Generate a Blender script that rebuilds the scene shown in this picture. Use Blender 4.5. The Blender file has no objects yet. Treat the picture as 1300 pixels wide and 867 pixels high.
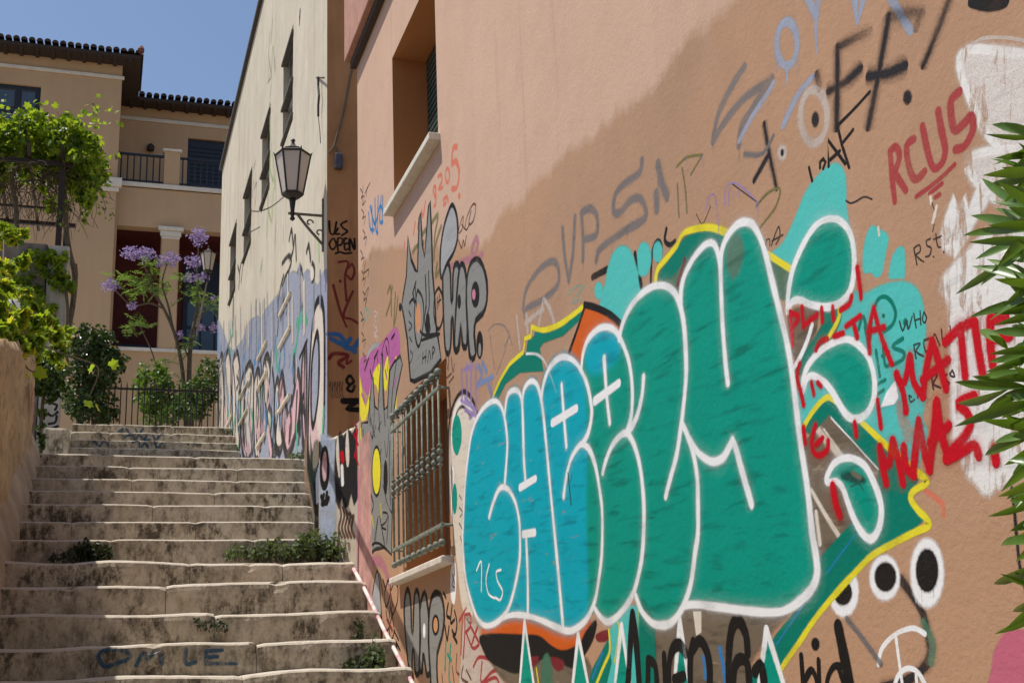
import bpy, bmesh, math, random
from mathutils import Vector, Matrix, noise
from mathutils.geometry import tessellate_polygon
R = math.radians
scene = bpy.context.scene
COL = scene.collection

# ------------------------------------------------------------------ camera
PW, PH, FPX = 1300.0, 867.0, 1564.0
EYE = Vector((0.0, 0.0, 1.55))
_y = Vector((119 - 650, -(900 - 433.5), -FPX)).normalized()      # alley direction (+Y) seen by the lens
_z = Vector((420 - 650, 5500, -FPX))
_x = _y.cross(_z).normalized()
_z = _x.cross(_y).normalized()
CAMROT = Matrix((_x, _y, _z))          # rows = world axes in camera space -> columns map camera to world
camd = bpy.data.cameras.new('camera')
camd.sensor_width = 36.0
camd.lens = FPX / PW * 36.0
camd.clip_start = 0.05
camd.clip_end = 3000
cam = bpy.data.objects.new('camera', camd)
COL.objects.link(cam)
cam.matrix_world = Matrix.Translation(EYE) @ CAMROT.to_4x4()
scene.camera = cam

# ------------------------------------------------------------------ sky, sun, exposure
SUN = Vector((-0.385, 0.15, 0.91)).normalized()     # towards the sun
world = bpy.data.worlds.new('World')
scene.world = world
world.use_nodes = True
wn = world.node_tree.nodes
sky = wn.new('ShaderNodeTexSky')
sky.sky_type = 'NISHITA'
sky.sun_disc = False
sky.sun_elevation = math.asin(SUN.z)
sky.sun_rotation = math.atan2(SUN.x, SUN.y)
sky.altitude = 100
sky.air_density = 1.0
sky.dust_density = 1.0
sky.ozone_density = 1.6
bg = wn['Background']
bg.inputs[1].default_value = 0.105
world.node_tree.links.new(sky.outputs[0], bg.inputs[0])
sund = bpy.data.lights.new('sun', 'SUN')
sund.energy = 4.2
sund.angle = R(0.53)
sund.color = (1.0, 0.95, 0.86)
suno = bpy.data.objects.new('sun', sund)
suno.rotation_euler = (-SUN).to_track_quat('-Z', 'Y').to_euler()
suno.location = (0, 0, 30)
COL.objects.link(suno)
scene.render.engine = 'CYCLES'
scene.cycles.transparent_max_bounces = 48
scene.cycles.max_bounces = 8
scene.cycles.use_denoising = True
scene.view_settings.view_transform = 'Standard'
scene.view_settings.look = 'None'
scene.view_settings.gamma = 1.0
scene.view_settings.exposure = 0.35

# ------------------------------------------------------------------ ray helpers (photo pixel -> point on a real plane)
def ray(px, py):
    return (CAMROT @ Vector((px - 650.0, -(py - 433.5), -FPX))).normalized()
def on_plane(px, py, p0, n):
    d = ray(px, py)
    return EYE + d * ((p0 - EYE).dot(n) / d.dot(n))
def atX(px, py, x):
    return on_plane(px, py, Vector((x, 0, 0)), Vector((1, 0, 0)))
def atY(px, py, y):
    return on_plane(px, py, Vector((0, y, 0)), Vector((0, 1, 0)))

# ------------------------------------------------------------------ materials
MATS = {}
def nodes_of(name):
    m = bpy.data.materials.new(name)
    m.use_nodes = True
    nt = m.node_tree
    return m, nt, nt.nodes, nt.links, nt.nodes['Principled BSDF']
def N(nt, t, **kw):
    n = nt.nodes.new(t)
    for k, v in kw.items():
        if k.startswith('i_'):
            n.inputs[k[2:].replace('_', ' ')].default_value = v
        else:
            setattr(n, k, v)
    return n
def noise_tex(nt, vec, scale, detail=6, rough=0.6, stretch=None, dist=0.0):
    if stretch:
        mp = N(nt, 'ShaderNodeMapping')
        mp.inputs['Scale'].default_value = stretch
        nt.links.new(vec, mp.inputs[0]); vec = mp.outputs[0]
    n = N(nt, 'ShaderNodeTexNoise')
    n.inputs['Scale'].default_value = scale
    n.inputs['Detail'].default_value = detail
    n.inputs['Roughness'].default_value = rough
    n.inputs['Distortion'].default_value = dist
    nt.links.new(vec, n.inputs['Vector'])
    return n.outputs['Fac']
def ramp(nt, fac, lo, hi, a=0.0, b=1.0):
    m = N(nt, 'ShaderNodeMapRange')
    m.inputs['From Min'].default_value = lo; m.inputs['From Max'].default_value = hi
    m.inputs['To Min'].default_value = a; m.inputs['To Max'].default_value = b
    nt.links.new(fac, m.inputs['Value'])
    return m.outputs[0]
def mixc(nt, fac, a, b, mode='MIX'):
    m = N(nt, 'ShaderNodeMix', data_type='RGBA', blend_type=mode)
    for sock, v in ((m.inputs[0], fac), (m.inputs[6], a), (m.inputs[7], b)):
        if isinstance(v, (int, float)): sock.default_value = v
        elif isinstance(v, (tuple, list)): sock.default_value = (v[0], v[1], v[2], 1)
        else: nt.links.new(v, sock)
    return m.outputs[2]
def mth(nt, op, a, b=None):
    m = N(nt, 'ShaderNodeMath', operation=op)
    for i, v in enumerate((a, b)):
        if v is None: continue
        if isinstance(v, (int, float)): m.inputs[i].default_value = v
        else: nt.links.new(v, m.inputs[i])
    return m.outputs[0]
def bump(nt, bsdf, h, strength, dist=0.01):
    b = N(nt, 'ShaderNodeBump')
    b.inputs['Strength'].default_value = strength
    b.inputs['Distance'].default_value = dist
    nt.links.new(h, b.inputs['Height'])
    nt.links.new(b.outputs[0], bsdf.inputs['Normal'])
def pos(nt):
    return N(nt, 'ShaderNodeNewGeometry').outputs['Position']

def plaster(name, base, dark, rough=0.9, scale=1.5, streak=0.5, bumpy=0.35, amount=0.6):
    """lime plaster: broad clouds, vertical rain streaks, grain"""
    if name in MATS: return MATS[name]
    m, nt, nd, lk, b = nodes_of(name)
    p = pos(nt)
    clouds = ramp(nt, noise_tex(nt, p, scale, 8, 0.65), 0.35, 0.7)
    st = ramp(nt, noise_tex(nt, p, 3.0, 5, 0.6, stretch=(2.2, 2.2, 0.13)), 0.45, 0.72)
    c = mixc(nt, mth(nt, 'MULTIPLY', clouds, amount), base, dark)
    c = mixc(nt, mth(nt, 'MULTIPLY', st, streak), c, dark)
    grain = noise_tex(nt, p, 160, 3, 0.7)
    c = mixc(nt, 0.10, c, mixc(nt, grain, (0, 0, 0), (1, 1, 1)), 'OVERLAY')
    lk.new(c, b.inputs['Base Color'])
    b.inputs['Roughness'].default_value = rough
    b.inputs['Specular IOR Level'].default_value = 0.2
    h = mth(nt, 'ADD', noise_tex(nt, p, 60, 5, 0.7), mth(nt, 'MULTIPLY', noise_tex(nt, p, 7, 3, 0.5), 1.6))
    bump(nt, b, h, bumpy, 0.004)
    MATS[name] = m
    return m

def simple(name, col, rough=0.6, metal=0.0, var=0.25, scale=20.0, bumpy=0.0, spec=0.4):
    if name in MATS: return MATS[name]
    m, nt, nd, lk, b = nodes_of(name)
    p = pos(nt)
    f = ramp(nt, noise_tex(nt, p, scale, 5, 0.65), 0.3, 0.7)
    c = mixc(nt, f, tuple(v * (1 - var) for v in col), tuple(min(1, v * (1 + var)) for v in col))
    lk.new(c, b.inputs['Base Color'])
    b.inputs['Roughness'].default_value = rough
    b.inputs['Metallic'].default_value = metal
    b.inputs['Specular IOR Level'].default_value = spec
    if bumpy: bump(nt, b, noise_tex(nt, p, scale * 4, 4, 0.6), bumpy, 0.004)
    MATS[name] = m
    return m

def leaf_mat(name, col, col2, trans=0.35, rough=0.45, spec=0.35):
    if name in MATS: return MATS[name]
    m, nt, nd, lk, b = nodes_of(name)
    p = pos(nt)
    f = ramp(nt, noise_tex(nt, p, 9, 4, 0.7), 0.35, 0.65)
    c = mixc(nt, f, col, col2)
    lk.new(c, b.inputs['Base Color'])
    b.inputs['Roughness'].default_value = rough
    b.inputs['Specular IOR Level'].default_value = spec
    t = N(nt, 'ShaderNodeBsdfTranslucent')
    lk.new(mixc(nt, 0.5, c, (col2[0] * 1.5, col2[1] * 1.4, col2[2] * 0.6)), t.inputs[0])
    mx = N(nt, 'ShaderNodeMixShader')
    mx.inputs[0].default_value = trans
    lk.new(b.outputs[0], mx.inputs[1]); lk.new(t.outputs[0], mx.inputs[2])
    lk.new(mx.outputs[0], nd['Material Output'].inputs[0])
    MATS[name] = m
    return m

def glass_mat(name, col=(0.75, 0.72, 0.68), rough=0.35, alpha=0.35):
    if name in MATS: return MATS[name]
    m, nt, nd, lk, b = nodes_of(name)
    b.inputs['Base Color'].default_value = (*col, 1)
    b.inputs['Roughness'].default_value = rough
    t = N(nt, 'ShaderNodeBsdfTranslucent'); t.inputs[0].default_value = (*col, 1)
    tr = N(nt, 'ShaderNodeBsdfTransparent')
    m1 = N(nt, 'ShaderNodeMixShader'); m1.inputs[0].default_value = 0.45
    m2 = N(nt, 'ShaderNodeMixShader'); m2.inputs[0].default_value = alpha
    lk.new(b.outputs[0], m1.inputs[1]); lk.new(t.outputs[0], m1.inputs[2])
    lk.new(m1.outputs[0], m2.inputs[1]); lk.new(tr.outputs[0], m2.inputs[2])
    lk.new(m2.outputs[0], nd['Material Output'].inputs[0])
    MATS[name] = m
    return m

# ------------------------------------------------------------------ object helpers
def tag(o, label=None, cat=None, group=None, kind=None):
    if label: o['label'] = label
    if cat: o['category'] = cat
    if group: o['group'] = group
    if kind: o['kind'] = kind
    return o
def empty(name, loc=(0, 0, 0), label=None, cat=None, group=None, kind=None, rz=0.0):
    o = bpy.data.objects.new(name, None)
    o.location = loc
    o.rotation_euler = (0, 0, rz)
    COL.objects.link(o)
    return tag(o, label, cat, group, kind)
def link(name, me, parent=None):
    o = bpy.data.objects.new(name, me)
    COL.objects.link(o)
    if parent is not None:
        o.parent = parent
    return o
class MB:
    """collects shapes in world space, builds ONE mesh object (local to its parent)"""
    def __init__(s): s.v = []; s.f = []; s.mi = []; s.cur = 0
    def add(s, vs, fs):
        k = len(s.v)
        s.v += [Vector(v) for v in vs]
        s.f += [tuple(i + k for i in f) for f in fs]
        s.mi += [s.cur] * len(fs)
        return s
    def box(s, x0, x1, y0, y1, z0, z1):
        vs = [(x0, y0, z0), (x1, y0, z0), (x1, y1, z0), (x0, y1, z0), (x0, y0, z1), (x1, y0, z1), (x1, y1, z1), (x0, y1, z1)]
        return s.add(vs, [(3, 2, 1, 0), (4, 5, 6, 7), (0, 1, 5, 4), (1, 2, 6, 5), (2, 3, 7, 6), (3, 0, 4, 7)])
    def bbox(s, x0, x1, y0, y1, z0, z1, c=0.006):
        """box with chamfered edges"""
        bm = bmesh.new()
        bmesh.ops.create_cube(bm, size=1.0)
        for v in bm.verts:
            v.co = Vector(((x0 + x1) / 2 + v.co.x * (x1 - x0), (y0 + y1) / 2 + v.co.y * (y1 - y0), (z0 + z1) / 2 + v.co.z * (z1 - z0)))
        bmesh.ops.bevel(bm, geom=bm.edges[:], offset=c, segments=2, affect='EDGES', profile=0.5)
        bm.verts.index_update()
        s.add([v.co.copy() for v in bm.verts], [tuple(v.index for v in f.verts) for f in bm.faces])
        bm.free(); return s
    def tube(s, pts, r, seg=8, caps=True):
        pts = [Vector(p) for p in pts]
        rs = r if isinstance(r, (list, tuple)) else [r] * len(pts)
        k = len(s.v); prev = None
        for i, p in enumerate(pts):
            t = (pts[min(i + 1, len(pts) - 1)] - pts[max(i - 1, 0)]).normalized()
            if prev is None:
                a = t.orthogonal().normalized()
            else:
                a = (prev - t * prev.dot(t)).normalized()
            prev = a; b = t.cross(a)
            for j in range(seg):
                an = 2 * math.pi * j / seg
                s.v.append(p + (a * math.cos(an) + b * math.sin(an)) * rs[i])
        for i in range(len(pts) - 1):
            for j in range(seg):
                j2 = (j + 1) % seg
                s.f.append((k + i * seg + j, k + i * seg + j2, k + (i + 1) * seg + j2, k + (i + 1) * seg + j)); s.mi.append(s.cur)
        if caps:
            s.f.append(tuple(k + j for j in reversed(range(seg)))); s.mi.append(s.cur)
            s.f.append(tuple(k + (len(pts) - 1) * seg + j for j in range(seg))); s.mi.append(s.cur)
        return s
    def lathe(s, c, prof, seg=12, sq=None):
        """profile [(r,z)] about vertical axis at c"""
        k = len(s.v); c = Vector(c)
        for r, z in prof:
            for j in range(seg):
                an = 2 * math.pi * (j + 0.5) / seg
                s.v.append(c + Vector((math.cos(an) * r, math.sin(an) * r, z)))
        for i in range(len(prof) - 1):
            for j in range(seg):
                j2 = (j + 1) % seg
                s.f.append((k + i * seg + j, k + i * seg + j2, k + (i + 1) * seg + j2, k + (i + 1) * seg + j)); s.mi.append(s.cur)
        s.f.append(tuple(k + j for j in reversed(range(seg)))); s.mi.append(s.cur)
        s.f.append(tuple(k + (len(prof) - 1) * seg + j for j in range(seg))); s.mi.append(s.cur)
        return s
    def build(s, name, mats, parent=None, smooth=False):
        off = Vector(parent.location) if parent is not None else Vector((0, 0, 0))
        if parent is not None and parent.parent is not None:
            off = off + Vector(parent.parent.location)
        me = bpy.data.meshes.new(name)
        me.from_pydata([v - off for v in s.v], [], s.f)
        if not isinstance(mats, (list, tuple)): mats = [mats]
        for m in mats: me.materials.append(m)
        if len(mats) > 1: me.polygons.foreach_set('material_index', s.mi)
        if smooth: me.polygons.foreach_set('use_smooth', [True] * len(me.polygons))
        me.update()
        return link(name, me, parent)

def holed_wall(mb, axis, c, u0, u1, z0, z1, holes, depth, sgn):
    """front face of a wall on plane axis=c with rectangular holes (u0,u1,z0,z1); reveals go 'depth' along sgn*axis"""
    def P(u, z, d=0.0):
        return (c + sgn * d, u, z) if axis == 'x' else (u, c + sgn * d, z)
    us = sorted({u0, u1} | {h[0] for h in holes} | {h[1] for h in holes})
    zs = sorted({z0, z1} | {h[2] for h in holes} | {h[3] for h in holes})
    for i in range(len(us) - 1):
        for j in range(len(zs) - 1):
            cu, cz = (us[i] + us[i + 1]) / 2, (zs[j] + zs[j + 1]) / 2
            if any(h[0] < cu < h[1] and h[2] < cz < h[3] for h in holes): continue
            mb.add([P(us[i], zs[j]), P(us[i + 1], zs[j]), P(us[i + 1], zs[j + 1]), P(us[i], zs[j + 1])], [(0, 1, 2, 3)])
    for h in (holes if depth else ()):
        a, b, lo, hi = h
        for q in (((a, lo), (a, hi)), ((b, hi), (b, lo)), ((a, hi), (b, hi)), ((b, lo), (a, lo))):
            (ua, za), (ub, zb) = q
            mb.add([P(ua, za), P(ub, zb), P(ub, zb, depth), P(ua, za, depth)], [(0, 1, 2, 3)])

# ------------------------------------------------------------------ paint on walls: feathered strokes and fills lying on a real plane
def paint_mat(name, col, streak=0.25, rough=0.6, dens=0.98, scuff=0.0, under=(0.42, 0.28, 0.19), patchy=0.0, facing_y=False):
    key = 'paint_' + name
    if key in MATS: return MATS[key]
    m, nt, nd, lk, b = nodes_of(key)
    p = pos(nt)
    mp = N(nt, 'ShaderNodeMapping')
    mp.inputs['Rotation'].default_value = (R(-3), 0, 0)
    lk.new(p, mp.inputs[0])
    st = ramp(nt, noise_tex(nt, mp.outputs[0], 40, 4, 0.6, stretch=(1, 0.13, 1.0), dist=0.3), 0.53, 0.68)
    cl = ramp(nt, noise_tex(nt, p, 5, 4, 0.6), 0.3, 0.7)
    lo = tuple(v * 0.50 for v in col)
    hi = tuple(min(1, v * 1.06) for v in col)
    c = mixc(nt, mth(nt, 'MULTIPLY', st, streak), hi, lo)
    c = mixc(nt, mth(nt, 'MULTIPLY', cl, streak * 0.5), c, tuple(v * 0.82 for v in col))
    if scuff:
        sc = ramp(nt, noise_tex(nt, mp.outputs[0], 30, 5, 0.7, stretch=(1, 0.2, 1.0), dist=0.4), 0.62, 0.68)
        c = mixc(nt, mth(nt, 'MULTIPLY', sc, scuff), c, under)
    lk.new(c, b.inputs['Base Color'])
    b.inputs['Roughness'].default_value = rough
    b.inputs['Specular IOR Level'].default_value = 0.12
    h = mth(nt, 'ADD', noise_tex(nt, p, 60, 5, 0.7), mth(nt, 'MULTIPLY', noise_tex(nt, p, 7, 3, 0.5), 1.6))
    bump(nt, b, h, 0.32, 0.004)
    # coverage is made of sub-millimetre paint specks: each point is either paint or bare wall
    at = N(nt, 'ShaderNodeAttribute', attribute_name='cover')
    snap = N(nt, 'ShaderNodeVectorMath', operation='SNAP')
    lk.new(p, snap.inputs[0]); snap.inputs[1].default_value = (0.5, 0.00045, 0.00045) if not facing_y else (0.00045, 0.5, 0.00045)
    wn_ = N(nt, 'ShaderNodeTexWhiteNoise', noise_dimensions='3D'); lk.new(snap.outputs[0], wn_.inputs['Vector'])
    a = mth(nt, 'MULTIPLY', mth(nt, 'POWER', at.outputs['Fac'], 1.25), dens)
    if patchy:      # dry brush: bristle gaps let the wall through
        mp2 = N(nt, 'ShaderNodeMapping'); mp2.inputs['Rotation'].default_value = (R(-12), 0, 0); lk.new(p, mp2.inputs[0])
        br = noise_tex(nt, mp2.outputs[0], 42, 5, 0.7, stretch=(1, 1.0, 0.22), dist=0.6)
        big = noise_tex(nt, p, 5, 4, 0.6)
        gap = ramp(nt, mth(nt, 'ADD', br, mth(nt, 'MULTIPLY', big, 0.5)), 0.77, 0.87, 1.0, 1.0 - patchy)
        a = mth(nt, 'MULTIPLY', a, gap)
    a = mth(nt, 'GREATER_THAN', a, wn_.outputs['Value'])
    tr = N(nt, 'ShaderNodeBsdfTransparent')
    mx = N(nt, 'ShaderNodeMixShader')
    lk.new(a, mx.inputs[0]); lk.new(tr.outputs[0], mx.inputs[1]); lk.new(b.outputs[0], mx.inputs[2])
    lk.new(mx.outputs[0], nd['Material Output'].inputs[0])
    MATS[key] = m
    return m
def srgb(r, g, b, k=1.0):
    f = lambda v: ((v / 255 + 0.055) / 1.055) ** 2.4 if v > 10 else v / 255 / 12.92
    return tuple(min(0.92, f(v) * k) for v in (r, g, b))

def smooth_pts(pts, closed=False, n=5):
    if len(pts) < 3: return [Vector(p) for p in pts]
    P = [Vector(p) for p in pts]
    out = []; L = len(P)
    rng = range(L) if closed else range(L - 1)
    for i in rng:
        if closed: a, b, c, d = P[i - 1], P[i], P[(i + 1) % L], P[(i + 2) % L]
        else: a, b, c, d = P[max(i - 1, 0)], P[i], P[i + 1], P[min(i + 2, L - 1)]
        for k in range(n):
            t = k / n
            out.append(0.5 * ((2 * b) + (c - a) * t + (2 * a - 5 * b + 4 * c - d) * t * t + (3 * b - a - 3 * c + d) * t ** 3))
    if not closed: out.append(P[-1])
    return out
def pp(s):
    """'x,y x,y ...' photo pixels"""
    return [tuple(float(q) for q in t.split(',')) for t in s.split()]
def ell(cx, cy, rx, ry, n=20, a0=0, a1=360, rot=0):
    out = []
    full = abs(a1 - a0) >= 360
    for i in range(n if full else n + 1):
        a = R(a0 + (a1 - a0) * i / n)
        x, y = rx * math.cos(a), ry * math.sin(a)
        out.append((cx + x * math.cos(R(rot)) - y * math.sin(R(rot)), cy + x * math.sin(R(rot)) + y * math.cos(R(rot))))
    return out

class Paint:
    STEP = 0.000005
    def __init__(s, p0, n, up=Vector((0, 0, 1)), base=0.00005, step=None):
        s.STEP = step or Paint.STEP
        s.p0 = Vector(p0); s.n = Vector(n).normalized(); s.base = base
        s.u = up.cross(s.n).normalized(); s.w = s.n.cross(s.u).normalized()
        s.reset()
    def reset(s, level=0):
        s.v = []; s.a = []; s.f = []; s.mi = []; s.mats = []; s.marks = []; s.level = level
    def _off(s): return s.base + s.level * s.STEP
    def _slot(s, m):
        if m not in s.mats: s.mats.append(m)
        return s.mats.index(m)
    def to2(s, px, py):
        o = s.p0 + s.n * s._off()
        d = on_plane(px, py, o, s.n) - o
        return Vector((d.dot(s.u), d.dot(s.w)))
    def to3(s, q, extra=0.0):
        return s.p0 + s.n * (s._off() + extra) + s.u * q.x + s.w * q.y
    def stroke(s, pts, m, w, soft=0.3, closed=False, sm=True, alpha=1.0, fade=None, taper=None):
        s.level += 1
        if isinstance(pts, str): pts = pp(pts)
        if sm: pts = smooth_pts(pts, closed)
        P = [s.to2(p[0], p[1]) for p in pts]
        Q = [P[0]]
        for p in P[1:]:
            if (p - Q[-1]).length > 1e-4: Q.append(p)
        P = Q; L = len(P)
        if L < 2: return
        ws = [w] * L; al = [alpha] * L
        if taper: ws = [w * (taper[0] + (taper[1] - taper[0]) * i / (L - 1)) for i in range(L)]
        if fade: al = [alpha * (fade[0] + (fade[1] - fade[0]) * i / (L - 1)) for i in range(L)]
        # hand pressure: the line swells, thins and fades a little as the can moves
        for i in range(L):
            q = Vector((P[i].x * 9.0, P[i].y * 9.0, w * 300.0))
            ws[i] *= 1.0 + 0.22 * noise.noise(q) + 0.10 * noise.noise(q * 3.7)
            al[i] *= 1.0 - max(0.0, 0.30 * noise.noise(q * 1.9 + Vector((5, 2, 1))))
        T = []
        for i in range(L):
            if closed: t = P[(i + 1) % L] - P[i - 1]
            else: t = P[min(i + 1, L - 1)] - P[max(i - 1, 0)]
            if t.length < 1e-9: t = Vector((1, 0))
            T.append(t.normalized())
        if closed: P = P + [P[0]]; T = T + [T[0]]; ws = ws + [ws[0]]; al = al + [al[0]]
        else:
            w0, w1 = ws[0], ws[-1]
            pre = [(P[0] - T[0] * w0 * 0.5 * e, T[0], w0 * k, al[0]) for e, k in ((1.0, 0.12), (0.85, 0.55), (0.5, 0.87))]
            post = [(P[-1] + T[-1] * w1 * 0.5 * e, T[-1], w1 * k, al[-1]) for e, k in ((0.5, 0.87), (0.85, 0.55), (1.0, 0.12))]
            rows = pre + list(zip(P, T, ws, al)) + post
            P = [r[0] for r in rows]; T = [r[1] for r in rows]; ws = [r[2] for r in rows]; al = [r[3] for r in rows]
        k = len(s.v); L = len(P); slot = s._slot(m); s.marks.append((k, len(s.f)))
        for i in range(L):
            nn = Vector((-T[i].y, T[i].x)); h = ws[i] * 0.5
            inn, mid, out = h * (1 - soft * 0.6), h * (1 + soft * 0.25), h * (1 + soft * 1.7)
            e = s.STEP * 0.7 * i / L
            for d, a in ((-out, 0.0), (-mid, al[i] * 0.36), (-inn, al[i]), (inn, al[i]), (mid, al[i] * 0.36), (out, 0.0)):
                s.v.append(s.to3(P[i] + nn * d, e)); s.a.append(a)
        for i in range(L - 1):
            for j in range(5):
                s.f.append((k + i * 6 + j, k + i * 6 + j + 1, k + (i + 1) * 6 + j + 1, k + (i + 1) * 6 + j)); s.mi.append(slot)
    def fill(s, pts, m, soft=0.006, sm=True, alpha=1.0, n=4):
        s.level += 1
        if isinstance(pts, str): pts = pp(pts)
        if sm: pts = smooth_pts(pts, True, n)
        P = [s.to2(p[0], p[1]) for p in pts]
        Q = []
        for p in P:
            if not Q or (p - Q[-1]).length > 1e-4: Q.append(p)
        if (Q[0] - Q[-1]).length < 1e-4: Q.pop()
        P = Q; L = len(P)
        area = sum(P[i - 1].x * P[i].y - P[i].x * P[i - 1].y for i in range(L))
        if area < 0: P.reverse()
        k = len(s.v); slot = s._slot(m); s.marks.append((k, len(s.f)))
        for p in P: s.v.append(s.to3(p)); s.a.append(alpha)
        for i in range(L):
            t = (P[(i + 1) % L] - P[i - 1]); t = t.normalized() if t.length > 1e-9 else Vector((1, 0))
            s.v.append(s.to3(P[i] + Vector((t.y, -t.x)) * soft)); s.a.append(0.0)
        tris = tessellate_polygon([[Vector((p.x, p.y, 0)) for p in P]])
        for t in tris:
            a, b, c = (P[i] for i in t)
            if (b - a).cross(c - a) < 0: t = (t[0], t[2], t[1])
            s.f.append(tuple(k + i for i in t)); s.mi.append(slot)
        for i in range(L):
            j = (i + 1) % L
            s.f.append((k + i, k + L + i, k + L + j, k + j)); s.mi.append(slot)
    def spot(s, cx, cy, rx, ry, m, soft=0.006, rot=0): s.fill(ell(cx, cy, rx, ry, 18, rot=rot), m, soft, sm=False)
    def ring(s, cx, cy, rx, ry, m, w, soft=0.3, rot=0): s.stroke(ell(cx, cy, rx, ry, 28, rot=rot), m, w, soft, closed=True, sm=False)
    def drips(s, pts, m, n, lo, hi, w=0.004, alpha=0.8):
        """runs of wet paint falling straight down from a stroke"""
        pts = smooth_pts(pp(pts) if isinstance(pts, str) else pts)
        for _ in range(n):
            q = random.choice(pts); a = on_plane(q[0], q[1], s.p0, s.n)
            k = (a - EYE).length / FPX; L = random.uniform(lo, hi) / k
            s.stroke([(q[0], q[1]), (q[0] + 0.3, q[1] + L * 0.5), (q[0] + 0.4, q[1] + L)], m, w * random.uniform(0.7, 1.3), 0.3, alpha=alpha, fade=(1, 0.5))
    def done(s, name, parent, label=None, level=0, whole=False):
        """strokes that touch become one painted piece; pieces apart from each other become parts of their own"""
        if s.f:
            off = Vector(parent.location)
            nm = len(s.marks)
            ends = s.marks[1:] + [(len(s.v), len(s.f))]
            bbs = []
            for (va, fa), (vb, fb) in zip(s.marks, ends):
                us = [(v - s.p0).dot(s.u) for v in s.v[va:vb]]; ws = [(v - s.p0).dot(s.w) for v in s.v[va:vb]]
                bbs.append((min(us), max(us), min(ws), max(ws)))
            grp = list(range(nm))
            def root(i):
                while grp[i] != i: i = grp[i]
                return i
            for i in range(nm):
                for j in range(i):
                    a, b = bbs[i], bbs[j]
                    if a[0] < b[1] and b[0] < a[1] and a[2] < b[3] and b[2] < a[3]: grp[root(i)] = root(j)
            sets = {}
            for i in range(nm): sets.setdefault(0 if whole else root(i), []).append(i)
            size = lambda g: sum((bbs[i][1] - bbs[i][0]) * (bbs[i][3] - bbs[i][2]) for i in g)
            for q, g in enumerate(sorted(sets.values(), key=size, reverse=True)):
                vs, al, fs, mi = [], [], [], []
                for i in g:
                    (va, fa), (vb, fb) = s.marks[i], ends[i]
                    sh = len(vs) - va
                    vs += [v - off for v in s.v[va:vb]]; al += s.a[va:vb]
                    fs += [tuple(x + sh for x in f) for f in s.f[fa:fb]]; mi += s.mi[fa:fb]
                used = sorted(set(mi))
                me = bpy.data.meshes.new(name)
                me.from_pydata(vs, [], fs)
                at = me.attributes.new('cover', 'FLOAT', 'POINT')
                at.data.foreach_set('value', al)
                for u in used: me.materials.append(s.mats[u])
                me.polygons.foreach_set('material_index', [used.index(x) for x in mi])
                me.update()
                o = link(name, me, parent)
                if label and q == 0: o['label'] = label
                if whole: o['kind'] = 'stuff'
        s.reset(level)
# ================================================================== THE PLACE
W1 = 1.40        # rose wall plane
W2 = 1.65        # cream wall plane
XL = -0.55       # left retaining wall plane
def eyez(z): return EYE.z + z
random.seed(7)

# step nosings: depth along the alley, photo row at column 200
NOS = [(5.75, 857), (6.08, 819.5), (6.43, 779), (6.78, 741), (7.12, 712), (7.52, 685), (7.90, 662), (8.28, 641.5),
       (8.66, 624.5), (9.04, 609), (9.42, 593.5), (9.80, 579)]
STEPS = [(y, atY(200, r, y).z) for y, r in NOS]
Y_TOP, Z_TOP = STEPS[-1]
UP = [(16.0, 569.5), (16.36, 560), (16.72, 550), (17.08, 540)]
UPSTEPS = [(y, atY(185, r, y).z) for y, r in UP]
Z_TERR = UPSTEPS[-1][1]

# ---- ground: one sheet, rising with the hill, out to the horizon
def ground_z(y):
    prof = [(-4000, -0.02), (2.0, -0.02), (5.6, STEPS[0][1] - 0.5), (9.8, Z_TOP - 0.45), (16.0, UPSTEPS[0][1] - 0.55), (17.2, Z_TERR - 0.06), (5000, Z_TERR - 0.06)]
    for (a, za), (b, zb) in zip(prof, prof[1:]):
        if a <= y <= b: return za + (zb - za) * (y - a) / (b - a)
    return prof[-1][1]
xs = [-3000, -400, -60, -20, -8, -4, -2, 0, 2, 4, 8, 20, 60, 400, 3000]
ys = [-3000, -300, -30, -6, 0, 2, 3.5, 5.6, 7.5, 9.8, 12, 14, 16, 17.2, 20, 26, 34, 60, 300, 3000]
mb = MB()
mb.add([(x, y, ground_z(y)) for y in ys for x in xs],
       [(j * len(xs) + i, j * len(xs) + i + 1, (j + 1) * len(xs) + i + 1, (j + 1) * len(xs) + i) for j in range(len(ys) - 1) for i in range(len(xs) - 1)])
g = mb.build('ground', simple('earth', (0.20, 0.16, 0.11), 0.95, 0, 0.35, 2.0, 0.5))
tag(g, 'dry bare earth sloping up the hill', 'ground', kind='structure')

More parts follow.
